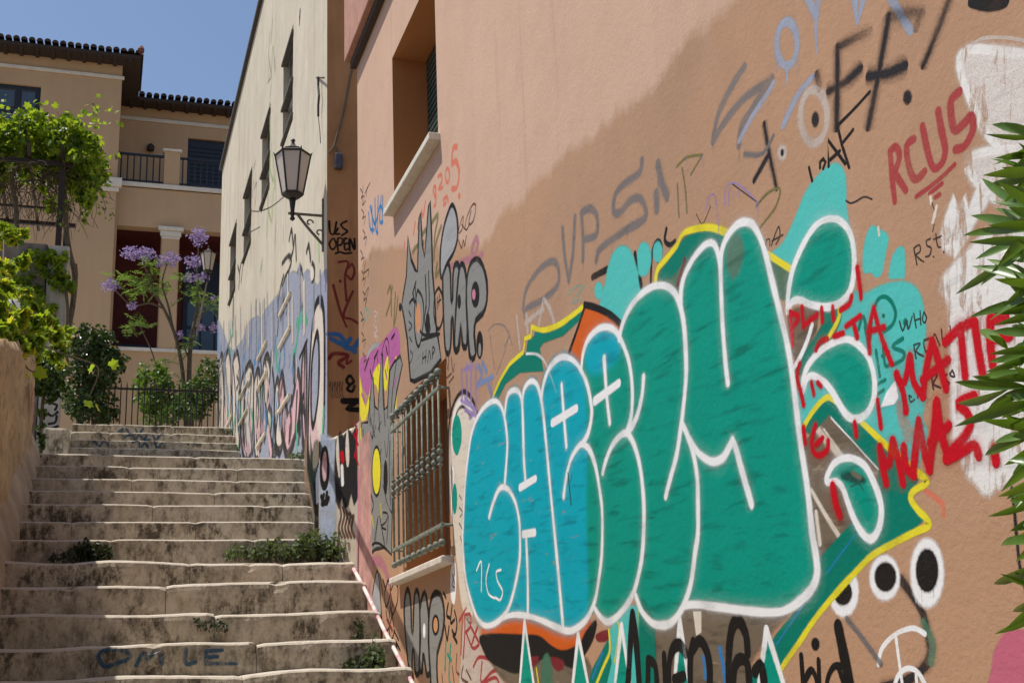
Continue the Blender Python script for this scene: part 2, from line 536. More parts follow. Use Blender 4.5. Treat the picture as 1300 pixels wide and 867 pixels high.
# ---- stairway
def stone_mat():
    m, nt, nd, lk, b = nodes_of('worn_step_cement')
    p = pos(nt)
    base = mixc(nt, ramp(nt, noise_tex(nt, p, 2.2, 7, 0.65), 0.3, 0.7), (0.43, 0.355, 0.255), (0.60, 0.515, 0.395))
    ocre = ramp(nt, noise_tex(nt, p, 4.5, 5, 0.6), 0.55, 0.72)
    base = mixc(nt, mth(nt, 'MULTIPLY', ocre, 0.5), base, (0.32, 0.25, 0.13))
    # lichen and dirt live on the upright faces; treads are trodden clean
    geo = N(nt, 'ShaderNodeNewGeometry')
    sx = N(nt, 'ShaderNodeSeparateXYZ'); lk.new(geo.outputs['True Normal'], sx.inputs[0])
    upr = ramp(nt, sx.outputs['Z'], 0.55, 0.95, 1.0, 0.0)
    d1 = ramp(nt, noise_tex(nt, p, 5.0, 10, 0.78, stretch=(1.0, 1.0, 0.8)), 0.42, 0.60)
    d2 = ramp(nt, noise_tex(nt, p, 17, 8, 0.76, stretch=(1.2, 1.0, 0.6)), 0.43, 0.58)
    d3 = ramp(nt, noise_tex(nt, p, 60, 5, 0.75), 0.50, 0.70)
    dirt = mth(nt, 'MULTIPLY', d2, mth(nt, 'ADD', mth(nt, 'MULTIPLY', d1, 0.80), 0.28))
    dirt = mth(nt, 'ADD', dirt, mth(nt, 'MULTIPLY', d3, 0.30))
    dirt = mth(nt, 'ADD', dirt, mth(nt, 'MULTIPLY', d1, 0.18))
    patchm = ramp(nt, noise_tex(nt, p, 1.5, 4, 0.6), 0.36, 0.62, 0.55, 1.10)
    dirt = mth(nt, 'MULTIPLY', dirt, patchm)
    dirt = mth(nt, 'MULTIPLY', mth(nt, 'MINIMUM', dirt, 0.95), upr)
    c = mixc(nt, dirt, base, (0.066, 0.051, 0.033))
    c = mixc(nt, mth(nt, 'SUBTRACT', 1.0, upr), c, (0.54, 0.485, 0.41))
    lk.new(c, b.inputs['Base Color'])
    b.inputs['Roughness'].default_value = 0.92
    b.inputs['Specular IOR Level'].default_value = 0.2
    h = mth(nt, 'ADD', noise_tex(nt, p, 34, 7, 0.75), mth(nt, 'MULTIPLY', noise_tex(nt, p, 7, 4, 0.6), 2.0))
    bump(nt, b, h, 0.7, 0.010)
    return m
STONE = stone_mat()
stair = empty('stairway', (0, 0, 0), 'worn cement stairway climbing between the graffiti walls', kind='structure')
def step_stone(x0, x1, y, z, rise, tread, worn, seed, rough=1.0):
    """one block of a step: riser, rounded worn nosing, tread"""
    nx = max(6, int((x1 - x0) / 0.035))
    mb = MB(); rows = []
    prof = [(0.0, -rise - 0.02), (0.0, -rise * 0.66), (0.0, -rise * 0.33), (0.0, -worn * 1.3), (worn * 0.18, -worn * 0.45), (worn * 0.6, -worn * 0.1), (worn * 1.5, 0.004), (tread * 0.5, 0.006), (tread + 0.05, 0.008)]
    for i in range(nx + 1):
        x = x0 + (x1 - x0) * i / nx
        e = min(x - x0, x1 - x) 
        for k, (dy, dz) in enumerate(prof):
            q = Vector((x * 3.1, seed * 1.7 + k * 0.05, z * 2))
            big = noise.noise(Vector((x * 2.3, seed * 3.1, 0.3))) * 0.020 * rough
            w = noise.noise(q * 1.0) * 0.016 * rough + noise.noise(q * 4.3) * 0.007 * rough
            chip = max(0.0, noise.noise(Vector((x * 6.0, seed * 5.3, 1.1))) - 0.34) * 0.07 * rough if rough > 0.8 else 0.0
            yy = y + dy + w * (1.0 if k < 6 else 0.3) + (chip if 3 <= k <= 5 else 0)
            zz = z + dz + (big if 1 < k else 0) + (-chip * 0.9 if 3 <= k <= 5 else 0) + w * 0.35
            if e < 0.012 and k > 0: zz -= 0.006; yy += 0.006
            mb.v.append(Vector((x, yy, zz)))
    n = len(prof)
    for i in range(nx):
        for k in range(n - 1):
            mb.f.append((i * n + k, (i + 1) * n + k, (i + 1) * n + k + 1, i * n + k + 1)); mb.mi.append(0)
    for side in (0, nx):                      # closed ends
        base = [side * n + k for k in range(n)]
        c = len(mb.v)
        mb.v.append(Vector((x0 if side == 0 else x1, y + tread + 0.05, z - rise - 0.02)))
        f = base + [c]
        mb.f.append(tuple(f) if side == 0 else tuple(reversed(f))); mb.mi.append(0)
    return mb.build('step_stone', STONE, stair)
allsteps = []
low = []
y, z = STEPS[0]
while z > 0.2:
    y -= 0.36; z -= 0.175; low.append((y, z))
low.reverse()
for k, (yy, zz) in enumerate(low):
    r = zz - (low[k - 1][1] if k else 0.0)
    step_stone(XL, W1 - 0.002, yy, zz, r, 0.36, 0.022, k + 40)
for k, (yy, zz) in enumerate(STEPS):
    prev = STEPS[k - 1][1] if k else low[-1][1]
    tread = (STEPS[k + 1][0] - yy) if k + 1 < len(STEPS) else 0.5
    if k <= 4:
        xr = {0: 1.395, 1: 1.395, 2: 1.395, 3: 1.395, 4: 1.46}[k]
        worn, rg = 0.024, 1.15
    else:
        xr = atY(402 - (k - 5) * 2.6, NOS[k][1], yy).x
        worn, rg = 0.010, 0.30
    xl = XL + 0.01
    cuts = {0: [0.62], 1: [0.72], 2: [0.55], 3: [0.33], 4: [0.47, 0.98], 5: [0.05, 0.86], 6: [-0.18, 0.55], 7: [0.3, 1.02], 8: [-0.05, 0.72], 9: [0.18, 0.9], 10: [-0.2, 0.16, 0.95], 11: [-0.02, 0.66]}[k]
    bnds = [xl] + cuts + [xr]
    for a, b2 in zip(bnds, bnds[1:]):
        step_stone(a + 0.0015, b2 - 0.0015, yy, zz + random.uniform(-0.003, 0.003), zz - prev, tread, worn, k * 1.0 + a * 0.11, rg)
# ramped landing behind the twelfth step
mb = MB()
mb.add([(XL, Y_TOP + 0.3, Z_TOP - 0.002), (W2, Y_TOP + 0.3, Z_TOP - 0.002), (W2 + 0.1, 16.1, UPSTEPS[0][1] - 0.2), (XL, 16.1, UPSTEPS[0][1] - 0.2)], [(0, 1, 2, 3)])
mb.build('landing', STONE, stair)
for k, (yy, zz) in enumerate(UPSTEPS):
    prev = UPSTEPS[k - 1][1] if k else zz - 0.2
    xl = atY(86 + k * 2, UP[k][1], yy).x
    for a, b2 in ((xl, 0.02), (0.02, 0.82), (0.82, W2 - 0.01)):
        step_stone(a + 0.002, b2 - 0.002, yy, zz, zz - prev, 0.36 if k < 3 else 1.4, 0.016, 80 + k + a, 0.5)
# core mass under the flights
mb = MB()
for (yy, zz), (y2, z2) in zip(low + STEPS, (low + STEPS)[1:] + [(10.2, 0)]):
    mb.box(XL + 0.02, 1.36, yy + 0.06, y2 + 0.06, -0.2, zz - 0.03)
mb.build('stair_core', STONE, stair)
# lime render skirting where the steps meet the left wall
mb = MB(); pts = low[-3:] + STEPS; vs = []; n = 90
for i in range(n + 1):
    yv = pts[0][0] + (pts[-1][0] - pts[0][0]) * i / n
    for (ya, za), (yb, zb) in zip(pts, pts[1:]):
        if ya <= yv <= yb + 1e-6: zl = za + (zb - za) * (yv - ya) / (yb - ya)
    k1 = noise.noise(Vector((yv * 3, 1, 0))); k2 = noise.noise(Vector((yv * 7, 9, 0)))
    vs += [(XL - 0.03, yv, zl + 0.24 + 0.10 * k1), (XL + 0.030 + 0.012 * k2, yv, zl + 0.10 + 0.05 * k1), (XL + 0.075 + 0.03 * k1 + 0.015 * k2, yv, zl - 0.03), (XL + 0.08 + 0.03 * k1, yv, zl - 0.22)]
mb.add(vs, [(i * 4 + k, i * 4 + k + 1, (i + 1) * 4 + k + 1, (i + 1) * 4 + k) for i in range(n) for k in range(3)])
mb.build('skirting', plaster('skirting_render', (0.50, 0.39, 0.28), (0.26, 0.19, 0.12), amount=0.8, scale=4, bumpy=0.8), stair, True)
# paved terrace at the top
mb = MB(); mb.box(-12, W2 + 8, 17.45, 33.5, Z_TERR - 0.5, Z_TERR - 0.012)
t = mb.build('terrace_pavement', STONE)
tag(t, 'cement terrace at the head of the stairs', 'pavement', kind='structure')

# ================================================================== rose plastered building on the right
def rose_mat():
    m, nt, nd, lk, b = nodes_of('rose_plaster')
    p = pos(nt)
    sx = N(nt, 'ShaderNodeSeparateXYZ'); lk.new(p, sx.inputs[0])
    # two coats of paint: old pale rose above, a browner patch coat rolled on to arm height with a ragged edge
    pts = [atX(a, c, W1) for a, c in ((470, 320), (504, 316), (612, 312), (640, 270), (705, 210), (773, 162), (839, 108), (880, 56), (940, 0))]
    crv = N(nt, 'ShaderNodeFloatCurve')
    y0, y1, zlo, zhi = 1.5, 6.8, 2.6, 4.4
    cu = crv.mapping.curves[0]
    pl = sorted(((q.y - y0) / (y1 - y0), (q.z - zlo) / (zhi - zlo)) for q in pts)
    cu.points[0].location = (0, pl[0][1]); cu.points[1].location = (1, pl[-1][1])
    for a, c in pl: cu.points.new(a, c)
    for q in cu.points: q.handle_type = 'VECTOR'
    crv.mapping.update()
    lk.new(ramp(nt, sx.outputs['Y'], y0, y1), crv.inputs['Value'])
    edge = ramp(nt, crv.outputs[0], 0, 1, zlo, zhi)
    jag = mth(nt, 'MULTIPLY', mth(nt, 'SUBTRACT', noise_tex(nt, p, 4.5, 6, 0.62, stretch=(1, 1.0, 0.45)), 0.5), 0.22)
    d = mth(nt, 'SUBTRACT', mth(nt, 'ADD', edge, jag), sx.outputs['Z'])
    low_ = mth(nt, 'MULTIPLY', ramp(nt, d, -0.022, 0.018), ramp(nt, noise_tex(nt, p, 14, 4, 0.7, stretch=(1, 1, 0.25)), 0.2, 0.5, 0.8, 1.0))
    haze_ = ramp(nt, mth(nt, 'ADD', d, mth(nt, 'MULTIPLY', mth(nt, 'SUBTRACT', noise_tex(nt, p, 2.2, 4, 0.7), 0.5), 0.5)), -0.25, 0.1, 0.0, 0.18)
    cl = ramp(nt, noise_tex(nt, p, 1.7, 8, 0.7), 0.3, 0.72)
    up_c = mixc(nt, cl, (0.575, 0.380, 0.282), (0.500, 0.322, 0.234))
    cl2 = ramp(nt, noise_tex(nt, p, 0.8, 6, 0.65), 0.35, 0.65)
    lo_c = mixc(nt, mth(nt, 'MULTIPLY', cl2, ramp(nt, sx.outputs['Z'], 1.6, 2.8)), (0.465, 0.267, 0.156), (0.355, 0.217, 0.142))
    lo_c = mixc(nt, mth(nt, 'MULTIPLY', cl, 0.5), lo_c, (0.395, 0.222, 0.130))
    st = ramp(nt, noise_tex(nt, p, 3.0, 5, 0.6, stretch=(1.5, 1.5, 0.16)), 0.5, 0.75, 0.0, 0.30)
    up_c = mixc(nt, st, up_c, (0.43, 0.30, 0.22))
    up_c = mixc(nt, haze_, up_c, (0.46, 0.30, 0.22))
    c = mixc(nt, low_, up_c, lo_c)
    sp = ramp(nt, noise_tex(nt, p, 38, 4, 0.7), 0.70, 0.78, 0, 0.35)
    c = mixc(nt, sp, c, (0.24, 0.16, 0.11))
    dr = ramp(nt, noise_tex(nt, p, 7.0, 5, 0.7, stretch=(1, 1.6, 0.06)), 0.60, 0.72, 0.0, 0.28)
    c = mixc(nt, dr, c, (0.27, 0.175, 0.12))
    ch = ramp(nt, noise_tex(nt, p, 11, 7, 0.75, dist=0.5), 0.735, 0.75)
    c = mixc(nt, ch, c, (0.60, 0.50, 0.40))
    grain = noise_tex(nt, p, 260, 2, 0.7)
    c = mixc(nt, 0.12, c, mixc(nt, grain, (0, 0, 0), (1, 1, 1)), 'OVERLAY')
    lk.new(c, b.inputs['Base Color'])
    b.inputs['Roughness'].default_value = 0.85
    b.inputs['Specular IOR Level'].default_value = 0.2
    h = mth(nt, 'ADD', noise_tex(nt, p, 60, 5, 0.7), mth(nt, 'MULTIPLY', noise_tex(nt, p, 7, 3, 0.5), 1.6))
    bump(nt, b, h, 0.36, 0.005)
    return m
ROSE = rose_mat()
Y_END = atX(456, 500, W1).y
ZTOP1 = atX(453, 84, W1).z
rose = empty('rose_building', (W1, 3.0, 0), 'rose plastered building covered in teal bubble lettering and tags', 'building')
# openings
ua = atX(499, 150, W1).y; ub = atX(554.5, 100, W1).y
uz0 = atX(502, 264, W1).z; uz1 = atX(498.5, 73, W1).z
la = atX(514, 600, W1).y; lb = atX(570, 600, W1).y
lz0 = atX(573, 706, W1).z; lz1 = atX(563, 457, W1).z
mb = MB()
holed_wall(mb, 'x', W1, -3.0, Y_END, -0.3, ZTOP1 + 1.2, [(ub, ua, uz0, uz1), (lb, la, lz0, lz1)], 0.0, 1)
mb.add([(W1, Y_END, -0.3), (W1 + 4.5, Y_END, -0.3), (W1 + 4.5, Y_END, ZTOP1 + 1.2), (W1, Y_END, ZTOP1 + 1.2)], [(0, 1, 2, 3)])
mb.add([(W1, -3, -0.3), (W1 + 4.5, -3, -0.3), (W1 + 4.5, -3, ZTOP1 + 1.2), (W1, -3, ZTOP1 + 1.2)], [(0, 1, 2, 3)])
mb.add([(W1, -3, ZTOP1 + 1.2), (W1 + 4.5, -3, ZTOP1 + 1.2), (W1 + 4.5, Y_END, ZTOP1 + 1.2), (W1, Y_END, ZTOP1 + 1.2)], [(0, 1, 2, 3)])
mb.build('wall', ROSE, rose)
# roof edge: rose fascia over a dark gap
fasc = simple('fascia_paint', (0.40, 0.20, 0.145), 0.8, 0, 0.2, 8)
mb = MB(); mb.bbox(W1 - 0.075, W1 - 0.002, -3, Y_END + 0.04, ZTOP1 + 0.03, ZTOP1 + 0.55, 0.006); mb.build('fascia', fasc, rose)
mb = MB(); mb.box(W1 - 0.04, W1 - 0.003, -3, Y_END + 0.02, ZTOP1 - 0.02, ZTOP1 + 0.028); mb.build('eave_batten', simple('dark_wood', (0.045, 0.030, 0.022), 0.8), rose)
# swollen render at the wall foot
mb = MB(); n = 14
vs = []; fs = []
for i in range(n + 1):
    z_ = 0.9 + (atX(456, 560, W1).z - 0.9) * i / n
    bul = 0.07 * (1 - i / n) ** 1.5
    for yv, xo in ((Y_END + 0.002 + bul * 3.0, 0.25), (Y_END + 0.002 + bul * 3.0, 0.0), (Y_END - 0.16, -0.004 - bul * 0.15), (Y_END - 0.38, 0.002)):
        vs.append((W1 + xo, yv, z_))
for i in range(n):
    for k in range(3): fs.append((i * 4 + k, i * 4 + k + 1, (i + 1) * 4 + k + 1, (i + 1) * 4 + k))
mb.add(vs, fs); mb.build('wall_foot', simple('pink_foot_paint', (0.45, 0.235, 0.20), 0.8, 0, 0.35, 9, 0.5), rose, True)

sill_m = simple('sill_marble', (0.62, 0.58, 0.49), 0.7, 0, 0.15, 30, 0.2)
green_m = simple('shutter_green', (0.035, 0.05, 0.04), 0.55, 0, 0.2, 25)
brown_m = plaster('window_back_board', (0.25, 0.125, 0.06), (0.17, 0.08, 0.04))
# upper window
wu = empty('window', (0, 0, 0)); wu.parent = rose
REVEAL = plaster('reveal_brown', (0.40, 0.165, 0.062), (0.27, 0.11, 0.045), amount=0.4, streak=0.2, bumpy=0.2)  # window reveals: a darker, more orange brown than the rose wall face
def part(mbx, name, mat, parent, smooth=False):
    o = mbx.build(name, mat, rose, smooth)        # built relative to the building, then hung under the part
    o.parent = parent
    return o
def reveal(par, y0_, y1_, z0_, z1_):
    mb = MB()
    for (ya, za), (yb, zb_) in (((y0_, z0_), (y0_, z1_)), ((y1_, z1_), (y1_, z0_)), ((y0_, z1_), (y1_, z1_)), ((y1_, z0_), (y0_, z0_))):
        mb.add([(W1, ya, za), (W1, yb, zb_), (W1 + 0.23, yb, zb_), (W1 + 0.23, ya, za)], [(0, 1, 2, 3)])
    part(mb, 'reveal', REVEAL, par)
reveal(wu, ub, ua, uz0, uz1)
mb = MB()
mb.box(W1 + 0.195, W1 + 0.22, ub, ua, uz0, uz1)
part(mb, 'shutter', green_m, wu)
mb = MB()
for k in range(22):
    zz = uz0 + 0.06 + (uz1 - uz0 - 0.1) * k / 22
    mb.box(W1 + 0.182, W1 + 0.197, ub + 0.02, ua - 0.05, zz, zz + 0.022)
part(mb, 'louvre', green_m, wu)
mb = MB(); mb.bbox(W1 - 0.055, W1 + 0.17, ub - 0.035, ua + 0.03, uz0 - 0.033, uz0 + 0.004, 0.005); part(mb, 'window_sill', sill_m, wu)
# lower window
wl = empty('window', (0, 0, 0)); wl.parent = rose
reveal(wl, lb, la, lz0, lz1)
mb = MB(); mb.box(W1 + 0.20, W1 + 0.215, lb, la, lz0, lz1); part(mb, 'back_board', brown_m, wl)
mb = MB(); mb.bbox(W1 - 0.052, W1 + 0.2, lb - 0.03, la + 0.16, lz0 - 0.032, lz0 + 0.003, 0.007); part(mb, 'window_sill', simple('sill_white', (0.60, 0.53, 0.45), 0.75, 0, 0.2, 22, 0.3), wl)
# grille
XG = W1 - 0.045
iron = simple('grille_green_iron', (0.185, 0.205, 0.165), 0.7, 0.0, 0.45, 45, 0.25)
gr = empty('window_grille', (0, 0, 0)); gr.parent = rose
tops = [(497.5, 528.5), (503.5, 523), (509.3, 518), (515, 512), (521.5, 506), (528.5, 499.5), (534.5, 493), (541.7, 486), (548.7, 479.5), (555.8, 472.5)]
bars = []
for k, (px, py) in enumerate(tops):
    a = atX(px, py, XG); bpt = atX(501.5 + (561 - 501.5) * (px - 497.5) / 58.3, 717 - (717 - 688) * (px - 497.5) / 58.3, XG)
    yv = (a.y + bpt.y) / 2
    bars.append(yv)
zt = sum(atX(px, py, XG).z for px, py in tops) / len(tops)
zb = atX(531, 702.5, XG).z
zru = (atX(498, 548, XG).z + atX(557, 492, XG).z) / 2
zrl = (atX(500, 699, XG).z + atX(561, 666, XG).z) / 2
zm = (atX(499, 620, XG).z + atX(558, 579, XG).z) / 2
for yv in bars:
    mb = MB()
    mb.tube([(XG, yv, zb), (XG, yv, zt)], 0.0053, 8)
    for zc, rr in ((zt, 0.0185), (zb, 0.0165), (zm - 0.017, 0.0145), (zm + 0.017, 0.0145)):
        mb.lathe((XG, yv, zc), [(0.006, -rr * 0.95), (rr * 0.7, -rr * 0.7), (rr, 0), (rr * 0.7, rr * 0.7), (0.004, rr * 0.97)], 8)
    for zc in (zm - 0.042, zm + 0.042, zt - 0.028):
        mb.lathe((XG, yv, zc), [(0.006, -0.006), (0.011, -0.004), (0.011, 0.004), (0.006, 0.006)], 8)
    part(mb, 'bar', iron, gr, True)
for zz in (zru, zrl):
    mb = MB(); mb.bbox(XG - 0.008, XG + 0.006, min(bars) - 0.03, max(bars) + 0.02, zz - 0.009, zz + 0.009, 0.003)
    part(mb, 'rail', iron, gr)
    for yv in (min(bars) - 0.02, max(bars) + 0.012):
        mb = MB(); mb.tube([(XG, yv, zz), (W1 + 0.002, yv, zz)], 0.006, 6); part(mb, 'bracket', iron, gr)
# conduit that climbs with the stairs
pts = [atX(a, c, W1 - 0.02) for a, c in ((449, 722), (460, 742), (475, 772), (488, 800), (505, 832), (522, 864), (540, 900))]
m, nt, nd, lk, b = nodes_of('conduit_paint')
f = ramp(nt, noise_tex(nt, pos(nt), 9, 3, 0.6), 0.44, 0.56)
lk.new(mixc(nt, f, (0.66, 0.60, 0.56), (0.55, 0.30, 0.32)), b.inputs['Base Color']); b.inputs['Roughness'].default_value = 0.7
mb = MB(); mb.tube(smooth_pts([tuple(p) for p in pts]), 0.011, 8); mb.build('conduit', m, rose, True)

# ================================================================== cream building
YC0 = atX(415, 400, W2).y
YC1 = atX(277.5, 400, W2).y
ZC = atX(334, 0, W2).z
def cream_mat():
    m, nt, nd, lk, b = nodes_of('cream_plaster')
    p = pos(nt)
    cl = ramp(nt, noise_tex(nt, p, 1.2, 7, 0.7), 0.3, 0.7)
    c = mixc(nt, cl, (0.62, 0.55, 0.445), (0.50, 0.44, 0.35))
    st = ramp(nt, noise_tex(nt, p, 3.4, 6, 0.65, stretch=(2.2, 2.2, 0.07)), 0.47, 0.72)
    msk = ramp(nt, noise_tex(nt, p, 0.9, 5, 0.7), 0.36, 0.62)
    c = mixc(nt, mth(nt, 'MULTIPLY', mth(nt, 'MULTIPLY', st, msk), 0.85), c, (0.36, 0.28, 0.18))
    pat = ramp(nt, noise_tex(nt, p, 2.6, 9, 0.75), 0.52, 0.60)
    c = mixc(nt, mth(nt, 'MULTIPLY', pat, 0.35), c, (0.44, 0.40, 0.33))
    st2 = ramp(nt, noise_tex(nt, p, 5.0, 5, 0.65, stretch=(2.6, 2.6, 0.05)), 0.56, 0.68)
    c = mixc(nt, mth(nt, 'MULTIPLY', st2, 0.55), c, (0.33, 0.33, 0.29))
    grain = noise_tex(nt, p, 120, 3, 0.7)
    c = mixc(nt, 0.12, c, mixc(nt, grain, (0, 0, 0), (1, 1, 1)), 'OVERLAY')
    lk.new(c, b.inputs['Base Color']); b.inputs['Roughness'].default_value = 0.9
    b.inputs['Specular IOR Level'].default_value = 0.2
    h = mth(nt, 'ADD', noise_tex(nt, p, 50, 5, 0.7), mth(nt, 'MULTIPLY', noise_tex(nt, p, 5, 3, 0.5), 1.8))
    bump(nt, b, h, 0.35, 0.006)
    return m
CREAM = cream_mat()
cream = empty('cream_building', (W2, 12.0, 0), 'tall cream plastered building with rain streaks, small windows and faded lettering', 'building')
cols = [(357.5, 370), (331, 341), (309.5, 318.5), (293, 300)]
cy = [(atX(b_, 300, W2).y, atX(a_, 300, W2).y) for a_, b_ in cols]
upz = (atX(364, 172, W2).z - 0.03, atX(365, 56, W2).z)
loz = (atX(361, 512, W2).z - 0.03, atX(362, 382, W2).z)
holes = [(a, b2, upz[0], upz[1]) for a, b2 in cy] + [(a, b2, loz[0], loz[1]) for a, b2 in cy]
mb = MB()
holed_wall(mb, 'x', W2, YC0, YC1, 0.5, ZC, holes, 0.09, 1)
mb.add([(W2, YC1, 0.5), (W2 + 6, YC1, 0.5), (W2 + 6, YC1, ZC), (W2, YC1, ZC)], [(0, 1, 2, 3)])
mb.build('wall', CREAM, cream)
endm = plaster('end_wall_render', (0.52, 0.265, 0.120), (0.30, 0.145, 0.062), streak=0.7, bumpy=0.5, amount=0.7)
mb = MB(); mb.add([(W2, YC0, 0.5), (W2 + 6, YC0, 0.5), (W2 + 6, YC0, ZC), (W2, YC0, ZC)], [(0, 1, 2, 3)]); mb.build('end_wall', endm, cream)
roofm = simple('roof_edge_dark', (0.06, 0.05, 0.045), 0.8)
mb = MB(); mb.bbox(W2 - 0.05, W2 + 6.0, YC0 - 0.04, YC1 + 0.05, ZC + 0.002, ZC + 0.07, 0.01); mb.build('roof_edge', roofm, cream)
shut = simple('shutter_grey', (0.085, 0.08, 0.07), 0.8, 0, 0.4, 12)
ledge_m = simple('ledge_cement', (0.10, 0.095, 0.085), 0.85, 0, 0.3, 15)
led_lo = simple('ledge_cream', (0.62, 0.54, 0.41), 0.85, 0, 0.2, 15)
old = plaster('old_board', (0.46, 0.38, 0.30), (0.30, 0.25, 0.20))
def cwindow(a, b2, zr, bars_z, m_in, m_led):
    w = empty('window', (0, 0, 0)); w.parent = cream
    def pt(mbx, nm, mt):
        o = mbx.build(nm, mt, cream); o.parent = w
    mb = MB(); mb.box(W2 + 0.07, W2 + 0.088, a, b2, zr[0], zr[1]); pt(mb, 'shutter', m_in)
    mb = MB(); mb.box(W2 + 0.05, W2 + 0.069, (a + b2) / 2 - 0.03, (a + b2) / 2 + 0.03, zr[0], zr[1]); pt(mb, 'stile', m_in)
    for z_ in bars_z:
        mb = MB(); mb.bbox(W2 - 0.024, W2 + 0.049, a - 0.03, b2 + 0.03, z_ - 0.017, z_ + 0.017, 0.005); pt(mb, 'ledge', m_led)
ub_z = [atX(363, r, W2).z for r in (73, 129, 171)]
lb_z = [atX(362, r, W2).z for r in (386, 427, 510)]
for i, (a, b2) in enumerate(cy):
    cwindow(a, b2, upz, ub_z, shut, ledge_m)
    cwindow(a, b2, loz, [z_ + random.uniform(-0.02, 0.02) for z_ in lb_z], old, led_lo)
# iron hook, cable and junction box near the corner
dk = simple('cable_dark', (0.05, 0.042, 0.035), 0.7)
mb = MB()
hk = [atX(a, c, W2 - 0.03) for a, c in ((404, 98), (404, 110), (405, 122), (404, 134), (404, 148), (406, 165), (407, 182))]
mb.tube(hk[:5], 0.010, 6); mb.tube([atX(402, 99, W2), atX(411, 99, W2 - 0.04)], 0.008, 6); mb.tube(hk[4:], 0.004, 5)
mb.build('iron_hook', dk, cream)
mb = MB()
cb = [atY(453, 72, YC0 - 0.03), atY(450, 82, YC0 - 0.03)] + [atY(a, c, YC0 - 0.03) for a, c in ((446, 92), (441, 118), (435, 148), (428, 172), (424, 186), (418, 194))]
mb.tube(smooth_pts([tuple(p) for p in cb]), 0.010, 6)
mb.tube(smooth_pts([tuple(atY(a, c, YC0 - 0.03)) for a, c in ((424, 186), (428, 190), (430, 197))]), 0.010, 6)
mb.build('cable', simple('cable_brown', (0.16, 0.11, 0.07), 0.8), cream)
q = atY(429, 207, YC0)
mb = MB(); mb.bbox(q.x - 0.033, q.x + 0.033, YC0 - 0.06, YC0 - 0.001, q.z - 0.07, q.z + 0.07, 0.012); mb.build('junction_box', simple('box_grey', (0.07, 0.07, 0.085), 0.6), cream)

# ================================================================== low painted wall between the two buildings
lwp = plaster('low_wall_plaster', (0.60, 0.52, 0.41), (0.36, 0.30, 0.22), streak=0.6)
lwb = plaster('low_wall_blue_wash', (0.36, 0.385, 0.46), (0.46, 0.41, 0.36), streak=0.5, amount=0.7, scale=3)
A = Vector((W1 + 0.03, Y_END + 0.02))
B = Vector((atY(401.5, 685, 7.52).x + 0.012, 7.50))
C2 = Vector((W2 - 0.006, 9.85))
low_wall = empty('low_wall', (A.x, A.y, 0), 'low painted wall with a black scrawled figure linking the two buildings', 'wall', kind='thing')
def lw_normal(p, q):
    v = Vector(((p - q).y, -(p - q).x)).normalized()
    return -v if v.x > 0 else v
nrm = lw_normal(A, B); nrm2 = lw_normal(B, C2)
LWN = Vector((nrm.x, nrm.y, 0)); LWP = Vector((A.x, A.y, 0))
LWN2 = Vector((nrm2.x, nrm2.y, 0)); LWP2 = Vector((B.x, B.y, 0))
zA = on_plane(456, 527, LWP, LWN).z; zB = on_plane(406, 556, LWP, LWN).z; zC = Z_TOP + 0.10
def strip(P, Q, z0_, z1_, nn, mat, nm, sag):
    n = 14; mb = MB(); vs = []
    for i in range(n + 1):
        t_ = i / n; p2 = P.lerp(Q, t_)
        zt_ = z0_ + (z1_ - z0_) * t_ + 0.03 * noise.noise(Vector((t_ * 6, 2, z0_))) * math.sin(t_ * 3.14) - sag * math.sin(t_ * 3.14)
        q2 = p2 - nn * 0.16
        vs += [(p2.x, p2.y, 0.8), (p2.x, p2.y, zt_ - 0.02), (p2.x - nn.x * 0.02, p2.y - nn.y * 0.02, zt_), (q2.x, q2.y, zt_), (q2.x, q2.y, 0.8)]
    mb.add(vs, [(i * 5 + k, i * 5 + k + 1, (i + 1) * 5 + k + 1, (i + 1) * 5 + k) for i in range(n) for k in range(4)])
    mb.build(nm, mat, low_wall)
strip(A, B, zA, zB, nrm, lwp, 'wall', 0.04)
strip(B, C2, zB - 0.002, zC, nrm2, lwb, 'wall', 0.0)

# ================================================================== left retaining wall
def stone_wall_mat():
    m, nt, nd, lk, b = nodes_of('ochre_rough_render')
    p = pos(nt)
    cl = ramp(nt, noise_tex(nt, p, 3.0, 8, 0.7), 0.3, 0.7)
    c = mixc(nt, cl, (0.62, 0.44, 0.25), (0.40, 0.27, 0.14))
    h1 = ramp(nt, noise_tex(nt, p, 13, 5, 0.7, stretch=(1, 1, 0.55)), 0.52, 0.68)
    c = mixc(nt, mth(nt, 'MULTIPLY', h1, 0.8), c, (0.13, 0.08, 0.04))
    lk.new(c, b.inputs['Base Color']); b.inputs['Roughness'].default_value = 0.95
    h = mth(nt, 'ADD', noise_tex(nt, p, 15, 7, 0.75, stretch=(1, 1, 0.6)), mth(nt, 'MULTIPLY', noise_tex(nt, p, 4, 4, 0.6), 1.5))
    bump(nt, b, h, 1.0, 0.03)
    return m
LW = empty('retaining_wall', (XL, 8.0, 0), 'rough ochre rendered retaining wall along the stairs under the vine', 'wall', kind='thing')
YLE = atX(45, 480, XL).y
def ltop(yv):
    ptA = (7.2, atX(2, 388, XL).z); ptB = (YLE, atX(45, 418, XL).z)
    return max(1.5, ptA[1] + (ptB[1] - ptA[1]) * (yv - ptA[0]) / (ptB[0] - ptA[0]))
mb = MB(); ny, nz = 260, 60; vs = []
